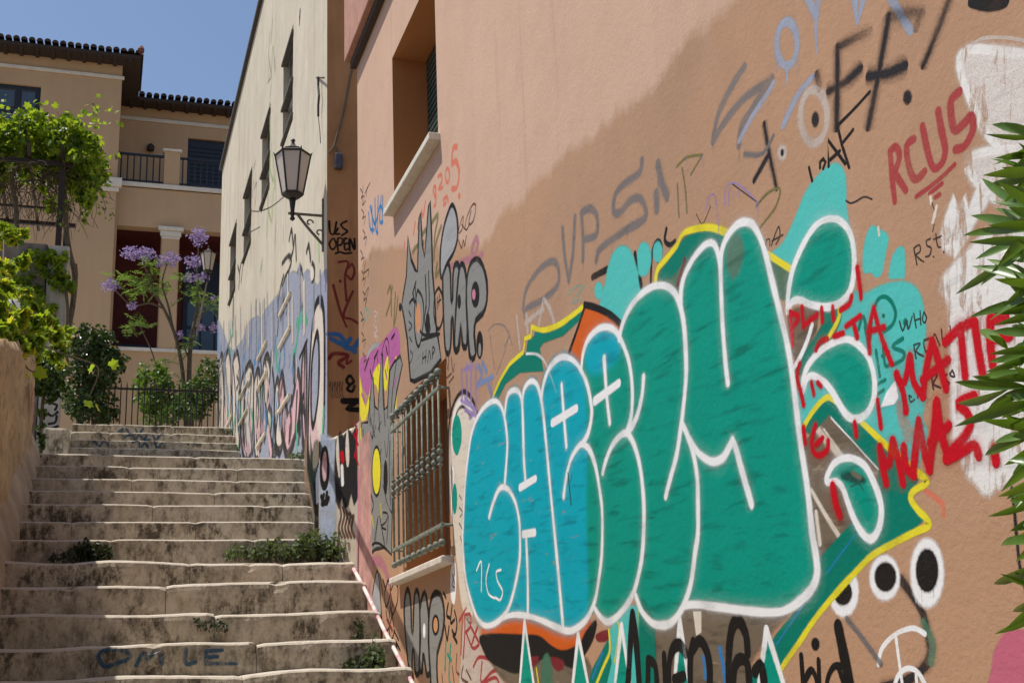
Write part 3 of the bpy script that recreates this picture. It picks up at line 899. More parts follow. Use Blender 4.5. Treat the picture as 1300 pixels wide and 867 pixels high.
for i in range(ny + 1):
    yv = 1.5 + (YLE - 1.5) * i / ny
    zt_ = ltop(yv) + 0.03 * noise.noise(Vector((yv * 2, 0, 0)))
    for k in range(nz + 1):
        zz = -0.2 + (zt_ + 0.2) * k / nz
        dx = 0.025 * noise.noise(Vector((yv * 2.2, zz * 2.2, 3))) + 0.020 * noise.noise(Vector((yv * 5, zz * 9, 7))) + 0.016 * noise.noise(Vector((yv * 14, zz * 18, 4)))
        if k == nz: dx -= 0.03
        vs.append((XL + dx, yv, zz))
    vs.append((XL - 0.32, yv, zt_ + 0.01)); vs.append((XL - 0.34, yv, -0.2))
S_ = nz + 3
fs = [(i * S_ + k, (i + 1) * S_ + k, (i + 1) * S_ + k + 1, i * S_ + k + 1) for i in range(ny) for k in range(S_ - 1)]
fs.append(tuple(ny * S_ + k for k in range(S_)))
fs.append(tuple(reversed([k for k in range(S_)])))
mb.add(vs, fs); mb.build('wall', stone_wall_mat(), LW, True)

# ================================================================== GRAFFITI (paint films lying on the walls)
WHITE = paint_mat('white', (0.78, 0.77, 0.76), 0.08)
TEAL = paint_mat('teal', (0.000, 0.275, 0.195), 0.85)
CYAN = paint_mat('cyan', (0.000, 0.345, 0.430), 0.7, scuff=0.85, under=(0.25, 0.24, 0.24))
TURQ = paint_mat('turquoise', (0.075, 0.470, 0.430), 0.12)
DKGREEN = paint_mat('dark_green', (0.000, 0.175, 0.120), 0.2)
DULLGRN = paint_mat('dull_green', (0.07, 0.19, 0.12), 0.4, dens=0.75)
YELLOW = paint_mat('yellow', (0.72, 0.62, 0.03), 0.15)
ORANGE = paint_mat('orange', (0.58, 0.105, 0.012), 0.25)
BLACK = paint_mat('black', (0.013, 0.011, 0.010), 0.1)
SOOT = paint_mat('soft_black', (0.020, 0.018, 0.020), 0.1, dens=0.95)
RED = paint_mat('red', (0.50, 0.004, 0.012), 0.15)
OLDRED = paint_mat('faded_red', (0.36, 0.040, 0.045), 0.15, dens=0.88)
DRED = paint_mat('dark_red', (0.20, 0.020, 0.025), 0.2, dens=0.85)
LBLUE = paint_mat('pale_blue', (0.300, 0.345, 0.450), 0.2, dens=0.85)
GREYB = paint_mat('grey_blue', (0.170, 0.165, 0.170), 0.4, dens=0.72)
OLIVE = paint_mat('olive', (0.170, 0.160, 0.050), 0.3, dens=0.75)
OFFW = paint_mat('limewash', (0.72, 0.69, 0.66), 0.35, scuff=0.35, under=(0.45, 0.36, 0.30), patchy=0.8)
CREAMP = paint_mat('cream_paint', (0.66, 0.58, 0.48), 0.3)
GREY = paint_mat('silver_grey', (0.235, 0.230, 0.215), 0.35)
GREYL = paint_mat('light_grey', (0.330, 0.330, 0.335), 0.3)
BROWNT = paint_mat('brown_smear', (0.165, 0.125, 0.085), 0.9, scuff=0.7, under=(0.36, 0.28, 0.19))
PURPLE = paint_mat('lilac', (0.330, 0.230, 0.470), 0.3, dens=0.75)
MAGENTA = paint_mat('magenta', (0.430, 0.115, 0.300), 0.35)
PINKB = paint_mat('blot_pink', (0.50, 0.125, 0.185), 0.2)
PINK = paint_mat('pink', (0.520, 0.190, 0.270), 0.25)
BLUE = paint_mat('blue', (0.020, 0.190, 0.450), 0.3, dens=0.85)
PEN = paint_mat('pen', (0.035, 0.028, 0.026), 0.1, dens=0.85)
PENBR = paint_mat('brown_pen', (0.120, 0.055, 0.035), 0.1, dens=0.85)
SALMON = paint_mat('salmon', (0.68, 0.17, 0.10), 0.2, dens=0.8)
CHALK = paint_mat('chalk', (0.62, 0.55, 0.50), 0.4, dens=0.6)

G = Paint((W1, 0, 0), (-1, 0, 0))
S, F, DONE = G.stroke, G.fill, G.done
OL = 0.0215      # spray line width of the big piece, metres

# ---- limewash patches on the right
OFFP = paint_mat('dry_limewash', (0.70, 0.66, 0.63), 0.3, patchy=0.9, dens=0.74)
F('1217,74 1234,63 1267,66 1300,71 1345,80 1345,196 1300,189 1267,187 1247,160 1231,124 1221,97', OFFP, 0.012)
S('1300,70 1267,66 1234,63 1218,74 1221,97 1231,124 1247,160 1267,187', OFFW, 0.020, 0.5)
S('1300,191 1284,189 1244,195 1228,206 1240,230 1262,250 1300,275', OFFW, 0.020, 0.5)
F('1227,206 1244,195 1284,189 1310,191 1345,200 1345,300 1300,275 1262,250 1240,230', OFFP, 0.010)
F('1211,249 1217,262 1225,250 1229,267 1243,256 1257,244 1252,258 1240,276 1225,305 1212,326 1198,316 1195,296 1202,273', OFFW, 0.010, sm=False)
F('1345,300 1290,292 1252,296 1232,318 1214,334 1198,354 1195,366 1206,386 1208,430 1209,500 1211,556 1222,580 1228,602 1240,611 1247,622 1255,627 1262,617 1275,614 1297,600 1345,585', OFFW, 0.014, sm=False)
S('1231,62 1245,50 1275,48 1300,52', CHALK, 0.006)
S('1246,235 1236,262 1224,290', OFFW, 0.02, 0.5)
S('1255,245 1238,272 1226,300', OFFW, 0.012, 0.5)
DONE('limewash_patch', rose, 'broad white limewash brush patches behind the spiky plant')

# ---- turquoise clouds behind the piece
F('1060,209 1069,215 1073,232 1074,265 1082,320 1080,352 1060,372 1010,372 1004,344 978,327 992,312 1002,295 1012,272 1022,247 1032,232 1047,216', TURQ, 0.008)
F('1107,288 1114,291 1127,300 1124,320 1119,346 1112,351 1106,345 1097,345 1096,325 1100,300', TURQ, 0.005)
F('1145,314 1148,322 1148,350 1143,352 1131,353 1129,348 1132,330 1138,318', TURQ, 0.005)
F('1095,375 1122,363 1145,359 1160,365 1169,380 1174,416 1172,450 1170,475 1174,505 1170,530 1176,550 1168,580 1158,592 1110,548 1090,533 1060,505 1035,535 1016,540 1012,505 1018,478 1045,448 1060,432 1068,400 1085,372', TURQ, 0.008)
F('762,388 769,360 772,342 779,322 790,314 800,320 807,340 816,368 806,392 792,412 775,400', TURQ, 0.012)
F('810,332 810,319 816,309 824,315 826,332 821,347 812,348', TURQ, 0.009)
G.spot(835, 320, 5.5, 12, TURQ, 0.008); G.spot(760, 369, 5, 10, TURQ, 0.006)
F('775,800 800,770 832,790 838,830 836,900 770,900 772,850', TURQ, 0.012)
DONE('turquoise_cloud', rose, 'pale turquoise spray clouds behind the bubble letters')

# ---- old layers under the piece
S('752,352 771,342', BLACK, 0.022, 0.25); S('806,322 808,333 810,346', BLACK, 0.02, 0.25)
S('826,362 827,335 829,316 834,306 839,309 840,322 835,332', BLACK, 0.013, 0.2); S('846,291 844,305 850,311 857,306', BLACK, 0.014, 0.2); S('812,350 814,363', BLACK, 0.02)
DONE('spray_tag', rose, 'small black tag half covered by turquoise spray')
G.level = 12
F('1030,552 1053,525 1116,594 1112,640 1080,666 1041,708 1034,690 1022,620 1016,570', BROWNT, 0.006, sm=False)
F('1000,398 1012,392 1040,392 1036,420 1012,462 1003,440', BROWNT, 0.006, sm=False)
S('1056,529 1085,560 1116,594', WHITE, 0.010, 0.2); S('1030,622 1046,650 1066,682', CREAMP, 0.012, 0.4); S('1038,545 1050,560 1068,580', CREAMP, 0.018, 0.6); S('1046,545 1075,585', CREAMP, 0.006, 0.4); S('1036,650 1041,690', CREAMP, 0.012, 0.5)
F('820,800 850,780 880,770 960,775 1000,770 975,800 950,840 935,900 820,900', BROWNT, 0.02)
F('880,776 890,776 890,802 884,806', CREAMP, 0.004, sm=False)
S('914,823 918,845 920,867', BLUE, 0.016); S('893,834 896,860', BLUE, 0.014)
F('615,800 640,860 700,880 745,880 745,840 700,830', BROWNT, 0.02)
# green bands with yellow rims
F('626,506 635,486 647,466 668,448 670,434 678,428 680,420 692,424 712,416 742,392 738,403 715,425 690,434 685,442 690,470 660,472 642,486 632,506', DKGREEN, 0.008, sm=False)
F('834,360 838,342 850,329 862,312 872,300 885,295 902,294 922,299 916,330 905,312 888,318 872,345 864,384 850,366', DULLGRN, 0.010)
F('838,350 852,328 866,308 884,296 904,295 920,300 914,312 890,312 870,330 850,352', DKGREEN, 0.012)
F('977,328 1007,346 1003,384 990,378', DULLGRN, 0.008, sm=False)
F('1046,392 1064,394 1066,408 1056,428 1040,458 1020,474 1010,468 1030,436 1044,412', DKGREEN, 0.006)
F('1021,546 1035,522 1052,507 1062,513 1095,541 1130,572 1166,606 1158,632 1172,660 1160,672 1135,686 1107,702 1085,724 1062,750 1037,779 1010,818 985,856 965,890 935,890 985,806 1037,742 1041,708 1080,666 1112,640 1116,594 1053,525 1030,552', DKGREEN, 0.004, sm=False)
S('626,503 635,482 647,462 664,447 666,437 666,430 674,427 675,415', YELLOW, 0.017, 0.25, sm=False)
S('675,415 690,419 710,412 727,400 742,388', YELLOW, 0.019, 0.25)
S('832,358 835,342 847,327 859,312 867,297 882,291 902,289 924,296', YELLOW, 0.018, 0.3)
S('975,323 990,333 1006,343', YELLOW, 0.016, 0.25)
S('1065,393 1065,403 1058,418 1049,432', YELLOW, 0.012, 0.25)
S('1020,542 1030,525 1042,510 1052,504 1061,510', YELLOW, 0.013, 0.2)
S('1093,535 1125,565 1150,587 1168,603', YELLOW, 0.014, 0.25)
S('1167,601 1177,612 1161,622 1156,632 1165,647 1175,657 1179,667 1160,676 1135,689 1107,705 1085,727 1062,752 1037,782 1016,813 990,851 975,880', YELLOW, 0.0135, 0.25)
S('1087,677 1068,702 1050,727', BLUE, 0.004, 0.4); S('1030,752 1008,785 985,818', BLUE, 0.005, 0.4)
S('869,330 866,342 860,362', DRED, 0.014, 0.3)
F('741,391 752,393 765,397 780,405 789,415 786,432 770,430 750,440 738,462 723,452 731,424', ORANGE, 0.004, sm=False)
S('722,449 735,412 743,387', BLACK, 0.016, 0.2); S('742,387 757,391 775,400 790,414', BLACK, 0.022, 0.2)
DONE('painted_band', rose, 'green bands with yellow rims and an orange wedge round the bubble letters', level=0)

# ---- row of spikes, mouth and black lettering below
G.level = 46
F('611,792 620,795 640,783 670,781 702,795 722,801 747,785 752,790 737,815 716,827 700,821 685,808 665,807 612,809', ORANGE, 0.006, sm=False)
F('612,806 665,806 685,808 700,820 715,826 735,818 745,800 757,788 752,812 736,838 725,846 700,833 686,836 671,849 655,853 640,848 622,838 614,825', BLACK, 0.008)
F('664,838 684,834 672,850', DRED, 0.006); F('700,834 716,840 711,850 703,846', DRED, 0.006); F('757,806 772,800 773,811 760,813', DRED, 0.006)
F('772,812 776,840 762,900 738,900 752,850', DKGREEN, 0.006, sm=False); S('765,828 752,860', BLUE, 0.01, 0.5)
S('773,800 774,826 766,846 752,880', YELLOW, 0.012, 0.3); S('783,786 786,800 780,840', YELLOW, 0.007, 0.4); S('811,768 812,800 817,890', YELLOW, 0.010, 0.3); S('681,848 686,885', YELLOW, 0.012, 0.3)
F('688,842 698,835 702,900 690,900', DULLGRN, 0.01)
F('812,770 824,775 830,800 832,900 816,900', DKGREEN, 0.012)
for a, l, r in (((666, 789), 657, 682), ((734, 806), 724, 751), ((789, 794), 777, 804), ((863, 787), 853, 880), ((973, 799), 960, 1003)):
    F([a, (l, 900), (r, 900)], TEAL, 0.004, sm=False)
    S([a, ((a[0] + l * 2) / 3, 865), (l, 900)], WHITE, 0.016, 0.25, taper=(1.5, 0.8)); S([a, ((a[0] + r * 2) / 3, 862), (r, 900)], WHITE, 0.016, 0.25, taper=(1.4, 0.9))
for st in ('803,780 800,820 796,890', '803,780 808,820 813,890'): S(st, BLACK, 0.034, 0.15)
for st in ('823,838 822,890', '823,838 832,846 835,890', '843,832 846,890', '870,828 862,818 853,826 849,850 850,890', '868,858 856,862', '880,815 876,840 877,890', '878,826 888,813 897,826 901,850 900,890',
           '949,828 947,806 938,788 929,798 925,835 926,890', '930,884 932,848 940,836 949,844 952,884', '958,852 967,846 972,890', '1064,795 1070,825 1083,890'): S(st, BLACK, 0.030, 0.15)
for st in ('1017,832 1021,890', '1039,838 1041,890', '1022,862 1030,850 1037,864 1038,884', '1070,845 1058,846 1050,864 1050,890', '1064,846 1072,870'): S(st, BLACK, 0.015, 0.15)
G.spot(1035, 817, 4.5, 7, BLACK, 0.004)
S('1075,785 1092,806 1118,842', GREYB, 0.012, 0.5)
DONE('painted_spikes', rose, 'white rimmed spikes, orange mouth and bold black lettering below the piece', level=0)

# ---- the main piece: bubble letters
G.level = 54
OUT = ('619,794 607,786 597,761 591,733 588,701 587,676 590,620 594,580 600,545 612,520 626,509 635,514 641,525 646,499 654,495 660,500 663,510 665,495 672,485 680,486 686,500 692,477 702,460 715,453 727,457 737,468 '
       '740,450 746,432 757,419 770,415 782,421 788,428 790,412 799,392 812,375 827,364 842,362 855,370 863,385 865,365 871,345 882,325 895,311 905,309 911,320 914,335 916,320 922,302 935,286 946,282 956,286 965,302 972,325 '
       '981,360 990,397 999,435 1004,465 1010,510 1016,560 1025,620 1031,676 1035,700 1037,726 1031,746 1015,763 995,775 972,777 940,774 910,770 885,767 867,768 862,778 852,790 840,793 827,790 815,776 807,758 802,757 787,778 772,789 762,783 756,774 745,785 732,797 720,800 702,794 687,787 670,781 652,780 640,783 635,786')
F(OUT, TEAL, 0.006, sm=False)
F('619,793 608,786 598,761 592,733 589,701 588,676 591,620 595,580 601,545 613,521 626,510 635,515 641,526 646,500 654,496 660,501 663,511 665,496 672,486 680,487 686,501 692,478 702,461 715,454 727,458 735,466 741,490 744,560 742,640 744,720 745,784 732,796 720,799 702,793 687,786 670,780 652,779 640,782 635,785', CYAN, 0.035, sm=False)
F('748,440 758,424 770,418 781,424 787,436 782,452 768,466 752,470 745,458', CYAN, 0.03)
F('926,308 936,300 942,316 938,338 930,350 924,330', BROWNT, 0.02, alpha=0.6)
LINES = [
 '587.5,676 590,620 594,580 600,545 612,520 626,509 635,514 640.5,530 644,560 643,585 640.5,616',
 '621,656 625.5,640 632.5,622.5 639.5,618 647.5,624 655,640 659,660 660,676 660,706 656,733 647,768 635,786 619,794 607,786 597.5,761 591,733 588,701 587,676',
 '640.5,530 642.5,510 646,499 654,495 660,500 663,515 664,542 665,580 667,610',
 '663,515 665,495 672.5,484.5 680,486 685,497.5 689,520 694,570 700,635 704,676 707.5,713 711,751 715,798',
 '668,681 670,738 670,781',
 '638,784 652,780 670,781.5 687.5,787 702.5,794 720,800.5 732,797 745,785 755,763 760,736 764,701 764.5,651 761,620 756,592 749,572 741,564 735,566 725,582 719,605 715.5,630',
 '687,507 690,487 696,470 705,458 715,453 727,457 737,469 745,487 750,510 751,528 746.5,550 740,562',
 '713,489 716,530 719,566',
 '738,468 740,450 746,432 757.5,419 770,415 782,421 792,440 799,462 802.5,490 802.5,515 800.5,533 796,547',
 '767,455 770,500 774,536',
 '817,479 815,502 809,527 800,545 792,551',
 '765,600 770,582 777.5,565 787.5,553 796,550 804,562 811,585 815.5,615 817.5,650 816,696 811,728 802.5,756 787.5,778 772.5,789 762.5,783 755,772',
 '786,430 790,412 799,392 812.5,375 827.5,364.5 842.5,362.5 855,370 862.5,385 867.5,407 870,435 871,476 867.5,517 864,545 859,577 851,607 845,630',
 '864,386 865,365 871,345 882.5,325 895,311 905,309 911,320 914.5,340 915.5,372 917.5,415 921,460 924,486',
 '915,340 916,320 922.5,302 935,286 946,282 956,286 965,302 972.5,325 981,360 990,397 999,435 1005,470 1010,510 1016,560 1025,620 1031,676 1035,700 1037.5,726 1031,746 1015,763 995,775 972.5,777 940,774 910,770 885,767 868,768',
 '866,538 872.5,552 880,575 885,605 886,635 886,676 882.5,701 877.5,738 870,763 862.5,778 852,790 840,793.5 827.5,790 815,776 807.5,757',
 '876,559 882.5,570 892.5,580 905,586 917.5,581 926,567 930,559',
 '930,559 935,572 942.5,600 949,622 954,640']
for st in LINES: S(st, WHITE, OL * 1.55, 0.9, alpha=0.26)
for st in LINES: S(st, WHITE, OL, 0.42)
for st in ('660,619 680,607', '664,678 679,675.5', '701,537 732,518', '755,509 786,486'): S(st, WHITE, 0.026, 0.2)
S('668,449 682,450 692,460 700,480 706,498', WHITE, 0.010, 0.4, fade=(1, 0.15))
# '1LS' hand written on the first letter
for st in ('605,724 611,713 611,750', '621,716 617,735 620,753 628,759', '636,723 630,726 632,738 638,750 635,761 629,758'): S(st, WHITE, 0.010, 0.2)
S('721,600 725,640', PEN, 0.007, 0.2); S('726,602 724,612', PEN, 0.004)
DONE('bubble_lettering', rose, 'huge cyan and teal bubble letters outlined in white spray', level=0)

# ---- three drops beside the letters
G.level = 46
D1 = '1000,397 1001,370 1007,340 1020,310 1035,287 1052,278 1067,281 1079,296 1084,320 1084,347 1079,370 1067,384 1050,390 1030,387 1015,381 1005,384'
D2 = '1019,497 1020,480 1027,462 1042,445 1060,434 1077,431 1092,440 1104,457 1110,482 1109,507 1100,525 1087,532 1075,527 1065,512 1055,495 1045,484 1032,477 1024,481'
D3 = '1050,612 1051,602 1060,587 1075,581 1090,585 1102,597 1115,627 1119,650 1115,672 1106,684 1095,677 1085,660 1077,640 1070,620 1062,611'
for d in (D1, D2, D3):
    F(d, TEAL, 0.005); S(d, WHITE, 0.027, 0.9, closed=True, alpha=0.26); S(d, WHITE, 0.017, 0.36, closed=True)
S('1031,412 1025,432 1015,455 1004,472', WHITE, 0.013, 0.3)
F('1068,604 1080,600 1092,604 1098,611 1088,612 1076,609', SOOT, 0.006, alpha=0.8); S('1080,618 1090,614 1096,622', PEN, 0.003); S('1082,600 1092,606', BROWNT, 0.01, 0.5)
F('1137,483 1140,505 1135,512 1118,516 1125,500', WHITE, 0.004, sm=False)
F('1140,510 1148,528 1158,546 1152,560 1146,545 1141,530', SALMON, 0.01, alpha=0.5)
DONE('painted_drop', rose, 'three teal drops outlined in white beside the bubble letters', level=0)

# ---- dark green small lettering and pen writing on the turquoise
G.level = 20
for st in ('1111,388 1116,379 1124,377 1132,384 1137,398 1133,412 1122,421', '1098,415 1103,440', '1090,418 1096,402 1104,432 1106,405', '1112,445 1117,478', '1121,440 1124,464 1132,460', '1120,452 1129,447', '1146,430 1133,440 1147,447 1146,456 1134,463', '1110,490 1124,482', '1114,500 1122,495'): S(st, DKGREEN, 0.0085, 0.2)
G.spot(1121.5, 401, 1.6, 2.2, DKGREEN, 0.002); G.spot(1149.5, 409, 2.6, 4.5, DKGREEN, 0.002)
for st in ('1142,408 1146,420 1151,407 1153,418 1158,402', '1160,398 1163,416', '1168,395 1169,412', '1161,407 1169,404', '1173,396 1171,405 1174,410 1176,403 1173,396',
           '1160,438 1163,455', '1160,438 1168,436 1163,446 1172,452', '1175,446 1182,444 1175,446 1173,432 1181,430 1173,432', '1184,442 1186,424 1193,438', '1195,418 1197,434 1203,432', '1206,414 1208,428 1214,427', '1219,410 1222,417 1226,406', '1222,417 1223,424',
           '1157,504 1154,502 1156,510 1161,507', '1165,505 1167,492 1172,502', '1183,478 1185,495 1183,478 1190,476 1185,487 1194,492', '1202,475 1198,480 1205,486 1200,492', '1209,470 1206,476 1212,478 1209,470'): S(st, PEN, 0.0038, 0.2)
for st in ('1160,315 1164,336', '1160,315 1167,311 1168,319 1163,324 1170,331', '1181,303 1176,306 1177,312 1182,315 1180,324 1175,326', '1188,297 1190,312 1194,314', '1185,304 1195,300'): S(st, PEN, 0.0034, 0.2)
for q in ((1172, 332), (1185, 326), (1198, 320)): G.spot(q[0], q[1], 1, 1, PEN, 0.001)
S('1074,255 1080,258 1088,255 1097,250 1107,253', PEN, 0.004, 0.2)
S('972,312 973,305 977,304 977,312', PEN, 0.004); S('979,312 988,288 990,300 985,310', PEN, 0.004); S('980,306 994,298', PEN, 0.004)
DONE('pen_writing', rose, 'thin dark pen words and green letters on the turquoise patch', whole=True)

# ---- red scrawl across
G.level = 64
for st in ('1003,396 1005,420 1006,438', '1004,398 1014,402 1006,416', '1018,390 1020,415', '1020,414 1037,400', '1043,392 1044,408', '1057,390 1058,405', '1067,394 1078,386 1081,376', '1088,340 1091,360 1093,378', '1074,414 1092,401', '1083,408 1088,428',
           '1109,391 1103,420 1104,447', '1109,391 1118,425 1132,462', '1102,421 1122,415', '1036,444 1041,434 1050,430', '1059,427 1070,423', '1015,462 1012,478 1017,500 1020,514', '1030,486 1033,500', '1038,486 1042,490', '1114,508 1118,542', '1085,537 1087,553',
           '1020,543 1022,562', '1035,540 1031,556 1032,572 1040,578 1050,571 1051,560', '1044,556 1036,564'): S(st, RED, 0.024, 0.9, alpha=0.22); S(st, RED, 0.0135, 0.45)
for st in ('1138,475 1146,497 1150,521', '1139,480 1148,485 1155,453', '1155,453 1160,485 1172,503', '1171,503 1175,472 1183,434', '1183,433 1190,455 1201,493', '1171,482 1203,457', '1200,434 1218,417 1236,408', '1219,416 1222,448 1225,477', '1237,409 1242,445 1248,479', '1257,405 1257,435 1260,462', '1258,406 1276,403', '1257,430 1281,427',
           '1117,568 1120,590 1125,613', '1118,575 1128,590 1133,560', '1133,560 1142,590 1146,613', '1147,568 1150,592 1160,603', '1159,601 1163,560 1166,534', '1166,534 1172,568 1180,596', '1180,593 1185,548 1188,511', '1189,509 1195,550 1204,582', '1181,561 1204,540',
           '1236,502 1216,512 1227,523 1232,538 1221,558 1201,580', '1201,583 1218,575 1236,565 1242,578', '1262,570 1264,586', '1057,617 1061,640 1066,654'): S(st, RED, 0.034, 0.9, alpha=0.22); S(st, RED, 0.0195, 0.45)
DONE('spray_scrawl', rose, 'bright red sprayed scrawl running over the drops and limewash', level=0)
for st in ('1130,192 1133,230 1136,256', '1130,192 1137,187 1142,200 1134,222', '1136,220 1150,242', '1160,177 1151,186 1154,212 1162,228 1174,218', '1171,161 1179,198 1186,214 1196,207 1200,190 1195,165 1191,141', '1218,117 1207,130 1211,164 1223,158 1233,148 1235,165 1225,185 1213,190'): S(st, OLDRED, 0.0165, 0.2)
for st in ('1163,250 1190,230 1212,209',): S(st, OLDRED, 0.010, 0.2)
S('1180,246 1196,233', OLDRED, 0.009, 0.2); S('1187,251 1193,247', OLDRED, 0.010, 0.2)
DONE('spray_tag', rose, 'faded red block letters with an underline near the limewash')
S('1175,623 1186,630 1197,640', SALMON, 0.010, 0.4); S('1197,640 1198,655', SALMON, 0.008, 0.5)
F('1300,802 1285,800 1275,806 1264,826 1260,850 1257,900 1345,900 1345,806', PINKB, 0.006)
S('1284,618 1288,650 1291,685 1295,720 1303,752', SOOT, 0.007, 0.5)
DONE('paint_blot', rose, 'pink blot and a dark crack line at the near end of the wall')
for st in ('1181,247 1182,258', '1187,270 1184,282', '1115,289 1116,298', '1189,262 1186,276'): S(st, CREAMP, 0.007, 0.2)
for st in ('1186,285 1184,294', '1183,258 1186,266'): S(st, PEN, 0.003, 0.2)
DONE('plaster_chip', rose, 'small plaster chips below the faded red letters')
# ---- eyes
G.spot(1071, 750, 18, 31, WHITE, 0.008); G.spot(1070, 752, 11, 15, BLACK, 0.006)
S('1144,736 1160,758 1172,780 1178,805 1181,830 1172,848 1150,864 1120,872', SOOT, 0.020, 0.5); S('1172,790 1184,815 1182,840', DULLGRN, 0.016, 0.6)
G.spot(1123, 733, 18, 27, WHITE, 0.008); G.spot(1124, 732, 13, 17.5, BLACK, 0.006)
G.spot(1177, 727, 20, 42, WHITE, 0.009); G.spot(1177, 724, 13.5, 26.5, BLACK, 0.006)
S('1115,843 1120,822 1138,804 1159,797 1174,804', WHITE, 0.010, 0.2); S('1137,806 1147,880', WHITE, 0.009, 0.2); S('1133,880 1140,858 1152,848 1166,854 1180,880', WHITE, 0.010, 0.2); S('1163,856 1165,885', WHITE, 0.008, 0.2)
G.drips('1160,757 1177,766 1190,758', WHITE, 3, 0.008, 0.02, 0.003); G.drips('1170,745 1185,748', BLACK, 3, 0.01, 0.03, 0.002)
DONE('painted_eyes', rose, 'white sprayed eyes with black pupils and a white sign below', level=0)
# ---- upper right letters
for st in ('945,85 930,108 912,145 905,180', '905,180 920,155 945,125 975,105', '980,100 960,130 942,160 938,185'): S(st, GREYB, 0.022, 0.4)
S('982,105 975,118 955,148 938,180', LBLUE, 0.014, 0.4)
G.ring(999, 56, 13, 28, LBLUE, 0.020, 0.3); S('999,85 999,108', LBLUE, 0.016, 0.4, taper=(1, 0.2))
S('1022,-10 1035,18', LBLUE, 0.022); S('1041,-10 1036,30 1037,68', LBLUE, 0.018, 0.3, taper=(1.3, 0.3)); S('1085,-8 1088,32', LBLUE, 0.020, 0.3, taper=(1.4, 0.3)); S('1098,-8 1089,30', LBLUE, 0.018, 0.3, taper=(1.3, 0.3)); S('1127,-8 1145,22 1156,40', LBLUE, 0.020, 0.2)
S('1032,98 1012,122 994,160', LBLUE, 0.017, 0.4)
random.seed(11)
G.drips('905,180 938,182', GREYB, 4, 0.02, 0.05); G.drips('985,70 1012,72', LBLUE, 3, 0.02, 0.06)
DONE('spray_tag', rose, 'pale blue sprayed letters high on the wall', level=0)
G.level = 12
G.ring(1033, 148, 17, 34, CHALK, 0.022, 0.45); G.spot(1035, 152, 3.5, 8, SOOT, 0.007); G.spot(993, 194, 5, 8, CHALK, 0.010); G.spot(993, 194, 1.5, 3.5, SOOT, 0.004)
S('970,157 976,192 986,240', SOOT, 0.013, 1.0); S('976,196 957,230', SOOT, 0.014, 0.5); S('982,172 968,195 945,196', GREYB, 0.012, 0.6)
S('1063,60 1063,100 1062,163', SOOT, 0.018, 1.0); S('1064,60 1085,49 1104,40', SOOT, 0.020, 0.8, fade=(0.85, 0.3)); S('1052,116 1075,103 1092,87', SOOT, 0.021, 0.95); S('1037,95 1040,112', SOOT, 0.02, 0.8, fade=(0.7, 0.3))
S('1128,22 1117,85 1102,162', SOOT, 0.018, 1.0); S('1128,22 1150,18 1170,16', SOOT, 0.024, 0.9, fade=(0.7, 0.4)); S('1168,18 1163,36', SOOT, 0.02, 0.9, fade=(0.5, 0.4)); S('1103,97 1128,93 1148,84', SOOT, 0.023, 0.9)
S('1207,-6 1190,40 1172,84', SOOT, 0.016, 1.0, fade=(0.6, 1)); G.spot(1152, 124, 4, 7, SOOT, 0.007)
S('1234,2 1258,6 1275,2', BLACK, 0.022, 0.15)
DONE('spray_tag', rose, 'soft black sprayed letters and exclamation mark high on the wall', level=0)
G.level = 30
for st in ('1027,213 1031,230', '1041,213 1041,206 1045,202 1048,206 1045,214', '1052,211 1051,178 1073,208', '1054,203 1066,192', '1063,160 1069,185 1078,213', '1071,180 1083,165'): S(st, BLACK, 0.0085, 0.15, sm=False)
S('1063,160 1084,139 1104,117', BLACK, 0.0085, 0.15)
DONE('marker_tag', rose, 'thin black marker capitals above the turquoise cloud', level=0)
# ---- grey letters mid wall
for st in ('664,392 668,368 680,348 692,336 703,332 709,342 708,362 690,380 668,392 666,402', '714,290 717,325 722,356', '730,276 727,325 722,356', '738,270 740,300 740,330', '738,270 750,265 758,276 757,298 742,304',
           '815,203 812,219 792,234 781,248 779,268 787,270 800,255 812,252 819,264 818,278 792,294 762,316 757,331'): S(st, GREYB, 0.024, 0.4)
for st in ('835,208 840,232', '833,246 834,266', '838,228 847,250'): S(st, GREYB, 0.03, 0.5)
for st in ('866,214 870,240 872,270', '859,212 872,200 892,197', '892,197 877,222', '860,234 862,276'): S(st, OLIVE, 0.008, 0.5)
for st in ('656,402 660,442', '668,400 670,422', '667,410 690,392', '690,380 684,412', '690,380 698,392 704,412'): S(st, CHALK, 0.020, 0.5)
S('896,268 900,250 908,250 912,285', PURPLE, 0.005); S('920,260 921,240 930,232 945,240 962,258', PURPLE, 0.005); S('925,262 926,240', PURPLE, 0.004); S('938,250 938,236', PURPLE, 0.004); S('884,272 892,284 902,262', PEN, 0.003); S('930,234 960,256', PEN, 0.003)
S('960,262 975,245 990,240 985,262 968,285 960,295', OLIVE, 0.006, 0.6); S('720,375 735,362 738,378 726,384 742,362', TURQ, 0.006, 0.5, alpha=0.5)
for q in ('664,392 690,380 705,365', '740,330 722,356', '760,318 790,296 818,280', '892,197 872,200', '900,250 912,285', '921,245 945,240 962,258'): G.drips(q, GREYB if q < '8' else PURPLE, 5, 0.015, 0.05, 0.0035)
DONE('spray_tag', rose, 'old grey sprayed letters drifting down the brown coat', level=0)
for st in ('620,420 628,412 640,414 645,430 636,460 630,475', '622,425 628,470', '645,418 650,438', '648,425 640,440'): S(st, GREYB, 0.006, 0.5)
DONE('pen_writing', rose, 'faint pencilled letter beside the silver lettering', whole=True)

